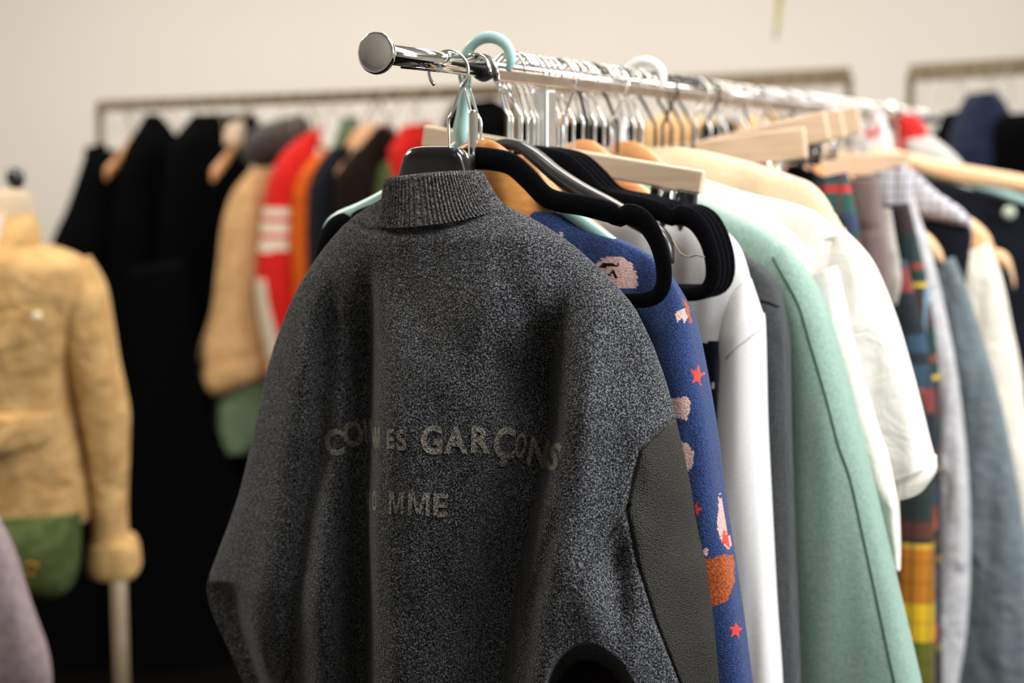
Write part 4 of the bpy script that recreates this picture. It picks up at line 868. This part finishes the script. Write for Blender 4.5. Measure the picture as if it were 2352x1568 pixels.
# rack 2: garments seen between hook stems
for i, (x, mt, col) in enumerate([(1290, 'woodb', 0), (1330, 'black', 1), (1420, 'black', 1), (1540, 'woodb', 0), (1600, 'tanb', 1), (1680, 'black', 1), (1760, 'tanb', 1), (1830, 'black', 1)]):
    nm = {'black': 'black_jacket', 'tanb': 'tan_jacket', 'woodb': 'brown_jacket'}[mt]
    bgcloth(R2, x, nm, {1290: 'tan brown jacket on the wall rack right of the chrome post', 1330: 'black jacket on the wall rack seen between the nearer hook stems', 1420: 'second black jacket on the wall rack seen through the hooks', 1540: 'brown jacket on the wall rack behind dark hooks', 1600: 'tan jacket on the wall rack above the fanned clip hangers', 1680: 'black jacket on the wall rack above the fanned clip hangers', 1760: 'light tan jacket near the right end of the wall rack', 1830: 'black jacket at the right end of the wall rack'}[x], 'jacket',
            [('body', [(x-18, 262+(i % 3)*8, x+18, 262+(i % 3)*8, .03), (x-50, 285+(i % 3)*6, x+40, 285, .06), (x-62, 320, x+55, 320, .08), (x-66, 700, x+60, 700, .08)], 'tanb' if mt == 'woodb' else mt)], ang=.3)
# rack 3
for i, (x, nm, mt, rows, lb) in enumerate([
    (2185, 'dark_jacket', 'black', [(2170, 262, 2195, 255, .03), (2160, 300, 2240, 300, .06), (2150, 360, 2260, 360, .08), (2150, 900, 2280, 900, .08)], 'black jacket left on the top right rack'),
    (2262, 'denim_jacket', 'denimn', [(2228, 215, 2282, 208, .04), (2206, 260, 2308, 250, .06), (2190, 320, 2320, 300, .08), (2180, 420, 2330, 400, .09), (2180, 900, 2330, 900, .09)], 'dark blue denim jacket with raised collar on the top right rack'),
    (2330, 'black_jacket', 'black', [(2308, 262, 2352, 258, .04), (2290, 300, 2390, 300, .08), (2285, 400, 2420, 400, .09), (2285, 900, 2420, 900, .09)], 'black jacket at the right edge of the top right rack')]):
    bgcloth(R3, x, nm, lb, 'jacket', [('body', rows, mt)], ang=.2)
tab(R3, 2275, [(2268, 228, 2292, 226, .02), (2262, 262, 2296, 260, .02), (2270, 285, 2290, 285, .01)], 'pale wooden hanger inside the dark denim collar', 'tanb')
for R_, xs3 in ((R1, list(range(250, 1040, 38))), (R2, list(range(1270, 1930, 44))), (R3, list(range(2120, 2352, 34)))):
    for x in xs3:
        x += random.uniform(-8, 8); pl = Pl(bgrail_pt(R_, x), .5)
        t = thing('hanger_hook', {id(R1): 'blurred silver hanger hook on the bronze rack at left', id(R2): 'blurred silver hanger hook on the wall rack behind the chrome rail', id(R3): 'blurred silver hanger hook on the top right rack'}[id(R_)], 'hanger', pl, {id(R1): 'hooks on the left back rack', id(R2): 'hooks on the wall rack', id(R3): 'hooks on the top right rack'}[id(R_)])
        tube_obj('hook', catmull(hook_path(random.choice([1, -1]), R=.028), 30), .0022, M['bghook'], t, n=6)
# ------------------------------------------------------------------ dress form in the tan field jacket (left)
MA = .12
ml = P(60, 700, 3.3)
mpz = Pl(ml, MA)
fm_ = thing('dress_form', 'beige dress form with a black finial wearing the tan jacket', 'mannequin', mpz)
q = mpz.hit(30, 520)
lathe('neck', [(0, .06), (.06, .055), (.10, .05), (.115, .03), (.12, .01)], cloth('beige_linen', srgb(196, 176, 150)), fm_, axis='Z', n=28).location = (q.x-.01, .03, q.z-.04)
lathe('finial', [(0, .010), (.012, .010), (.02, .016), (.036, .02), (.052, .016), (.06, .004)], M['blackplastic'], fm_, axis='Z', n=24).location = (mpz.hit(30, 440).x, .03, mpz.hit(30, 447).z)
loft('torso', mpz, [(-60, 575, 120, 575, .06), (-90, 620, 190, 620, .09), (-90, 800, 150, 800, .1), (-80, 1100, 160, 1100, .1), (-80, 1190, 160, 1190, .1)], cloth('beige_linen_torso', srgb(196, 176, 150)), fm_, fold=0)
tube_obj('stand', [(mpz.hit(40, 1100).x, 0, mpz.hit(40, 1150).z), (mpz.hit(40, 1100).x, 0, -ml.z+.02)], .015, M['bgmetal'], fm_)
lathe('stand_base', [(0, .16), (.02, .15), (.03, .02)], M['bgmetal'], fm_, axis='Z').location = (mpz.hit(40, 1100).x, 0, -ml.z)
fj = thing('field_jacket', 'tan canvas field jacket on the dress form with rolled collar and flared cuff', 'jacket', mpz)
loft('jacket_body', mpz, [(-20, 560, 92, 560, .08), (-60, 574, 140, 572, .10), (-110, 600, 190, 598, .125), (-130, 650, 205, 640, .135), (-120, 760, 180, 760, .135), (-110, 850, 168, 840, .13), (-90, 960, 182, 950, .13), (-70, 1060, 202, 1050, .13), (-60, 1150, 216, 1140, .13), (-40, 1195, 214, 1182, .125)], M['tan'], fj, fold=.012, nu=80, nv=120, seed=60, ff=12)
loft('sleeve', mpz, [(120, 612, 205, 588, .05), (140, 690, 240, 652, .085), (150, 780, 256, 730, .09), (160, 850, 272, 830, .09), (180, 940, 294, 940, .085), (204, 1040, 294, 1030, .08), (214, 1150, 290, 1150, .075), (216, 1220, 292, 1220, .07), (212, 1262, 300, 1258, .07)], M['tan'], fj, fold=.014, nu=60, nv=110, seed=61, ff=14)
loft('cuff', mpz, [(210, 1240, 308, 1236, .078), (206, 1262, 318, 1258, .082), (204, 1300, 322, 1300, .082), (212, 1314, 316, 1314, .078)], M['tan'], fj, fold=.008, seed=62)
loft('collar', mpz, [(10, 498, 72, 490, .055), (2, 530, 86, 520, .075), (-10, 565, 86, 560, .09), (-30, 600, 60, 596, .10), (-50, 640, 20, 630, .1)], M['tan'], fj, fold=.014, seed=63)
loft('chest_pocket', mpz, [(-80, 700, 136, 700, .138), (-80, 716, 138, 712, .145), (-80, 790, 130, 770, .147), (-80, 810, 30, 806, .142)], M['tan'], fj, fold=.006, seed=64)
loft('lower_pocket', mpz, [(-70, 925, 158, 930, .137), (-70, 940, 160, 945, .146), (-70, 1000, 150, 1000, .148), (-70, 1030, 60, 1020, .140)], M['tan'], fj, fold=.008, seed=65)
loft('lining', mpz, [(-40, 500, 26, 492, .06), (-60, 560, 24, 552, .093), (-60, 600, 6, 596, .107), (-60, 640, -20, 630, .11)], M['ivory'], fj, fold=.0, seed=66)
s_ = lathe('snap_button', [(-.006, .002), (-.006, .008), (-.002, .010), (.0, .010)], M['pearl'], fj, n=20); s_.rotation_euler = (0, 0, math.pi/2); s_.location = mpz.hit(86, 727, .156)
cpz = Pl(P(90, 1260, 3.25), .1); t = thing('canvas_bag', 'olive green canvas bag with brass ring below the tan field jacket', 'bag', cpz)
loft('bag_body', cpz, [(0, 1185, 186, 1180, .04), (-2, 1230, 184, 1230, .06), (8, 1300, 180, 1300, .07), (50, 1345, 166, 1345, .06), (80, 1364, 140, 1366, .03)], M['olive'], t, fold=.006, seed=67)
rg = [(.012*math.cos(a*math.pi/8), 0, .012*math.sin(a*math.pi/8)) for a in range(16)]
r1 = link('ring', fixn(mesh('ring', *tube(rg, .0028, n=6, closed=True))), t, M['brass']); r1.location = cpz.hit(72, 1306, .08)
pp = P(272, 1300, 3.6); t = link('stand_pole', None, None, None, (pp.x, pp.y, 0)); tag(t, 'slim beige metal pole rising under the tan jacket cuff', 'stand')
tube_obj('pole', [(0, 0, 0.01), (0, 0, pp.z+.02)], .017, plain('beige_metal', srgb(150, 132, 108), .4, metal=.2), t, n=16)
lathe('pole_base', [(0, .13), (.015, .12), (.02, .02)], M['bgmetal'], t, axis='Z')
lz = Pl(P(20, 1400, 2.6), .1); t = thing('lilac_top', 'lilac grey jersey garment in the bottom left corner', 'top', lz)
loft('cloth', lz, [(-60, 1180, -6, 1195, .03), (-80, 1260, 26, 1260, .05), (-90, 1340, 52, 1340, .06), (-90, 1430, 82, 1430, .06), (-80, 1500, 106, 1500, .06), (-60, 1560, 116, 1560, .055), (40, 1640, 112, 1620, .04)], M['lilac'], t, fold=.014, seed=68)
mz = Pl(P(20, 1500, 2.75), .1); t = thing('maroon_top', 'dark maroon garment behind the lilac jersey in the bottom left corner', 'top', mz)
loft('cloth', mz, [(-120, 1430, 10, 1430, .03), (-120, 1520, 60, 1520, .05), (-120, 1700, 130, 1700, .06)], M['maroon'], t, seed=69)
# black garment low behind (long coats on the near side of the back rack)
for i, (x, rows, lb) in enumerate([(430, [(300, 620, 420, 600, .05), (290, 900, 470, 900, .1), (250, 1200, 560, 1200, .12), (230, 1900, 620, 1900, .14)], 'long black gown filling the dark gap behind the grey jacket sleeve'), (180, [(90, 700, 200, 690, .05), (60, 900, 300, 900, .1), (0, 1200, 340, 1200, .12), (-60, 1900, 360, 1900, .14)], 'long black gown hanging behind the tan field jacket')]):
    pl = Pl(P(x, 250, 4.6), .3); pl.loc.z = R1[1].z; t = thing('black_gown', lb, 'gown', pl); loft('cloth', pl, rows, M['black'], t, seed=70+i)
# yellow-green ribbon hanging from the ceiling
rp_ = P(1785, 90, 5.2); t = link('ceiling_ribbon', None, None, None, rp_); tag(t, 'blurred yellow green ribbon hanging from the ceiling at the top edge', 'ribbon')
tube_obj('ribbon', catmull([(-.006, 0, 0), (.0, 0, .05), (.004, 0, .12), (.006, 0, .3), (.006, 0, 3.04-rp_.z)], 30), [.005+.010*min(1, i/6) for i in range(30)], cloth('yellow_green_ribbon', srgb(170, 164, 84)), t, n=8)
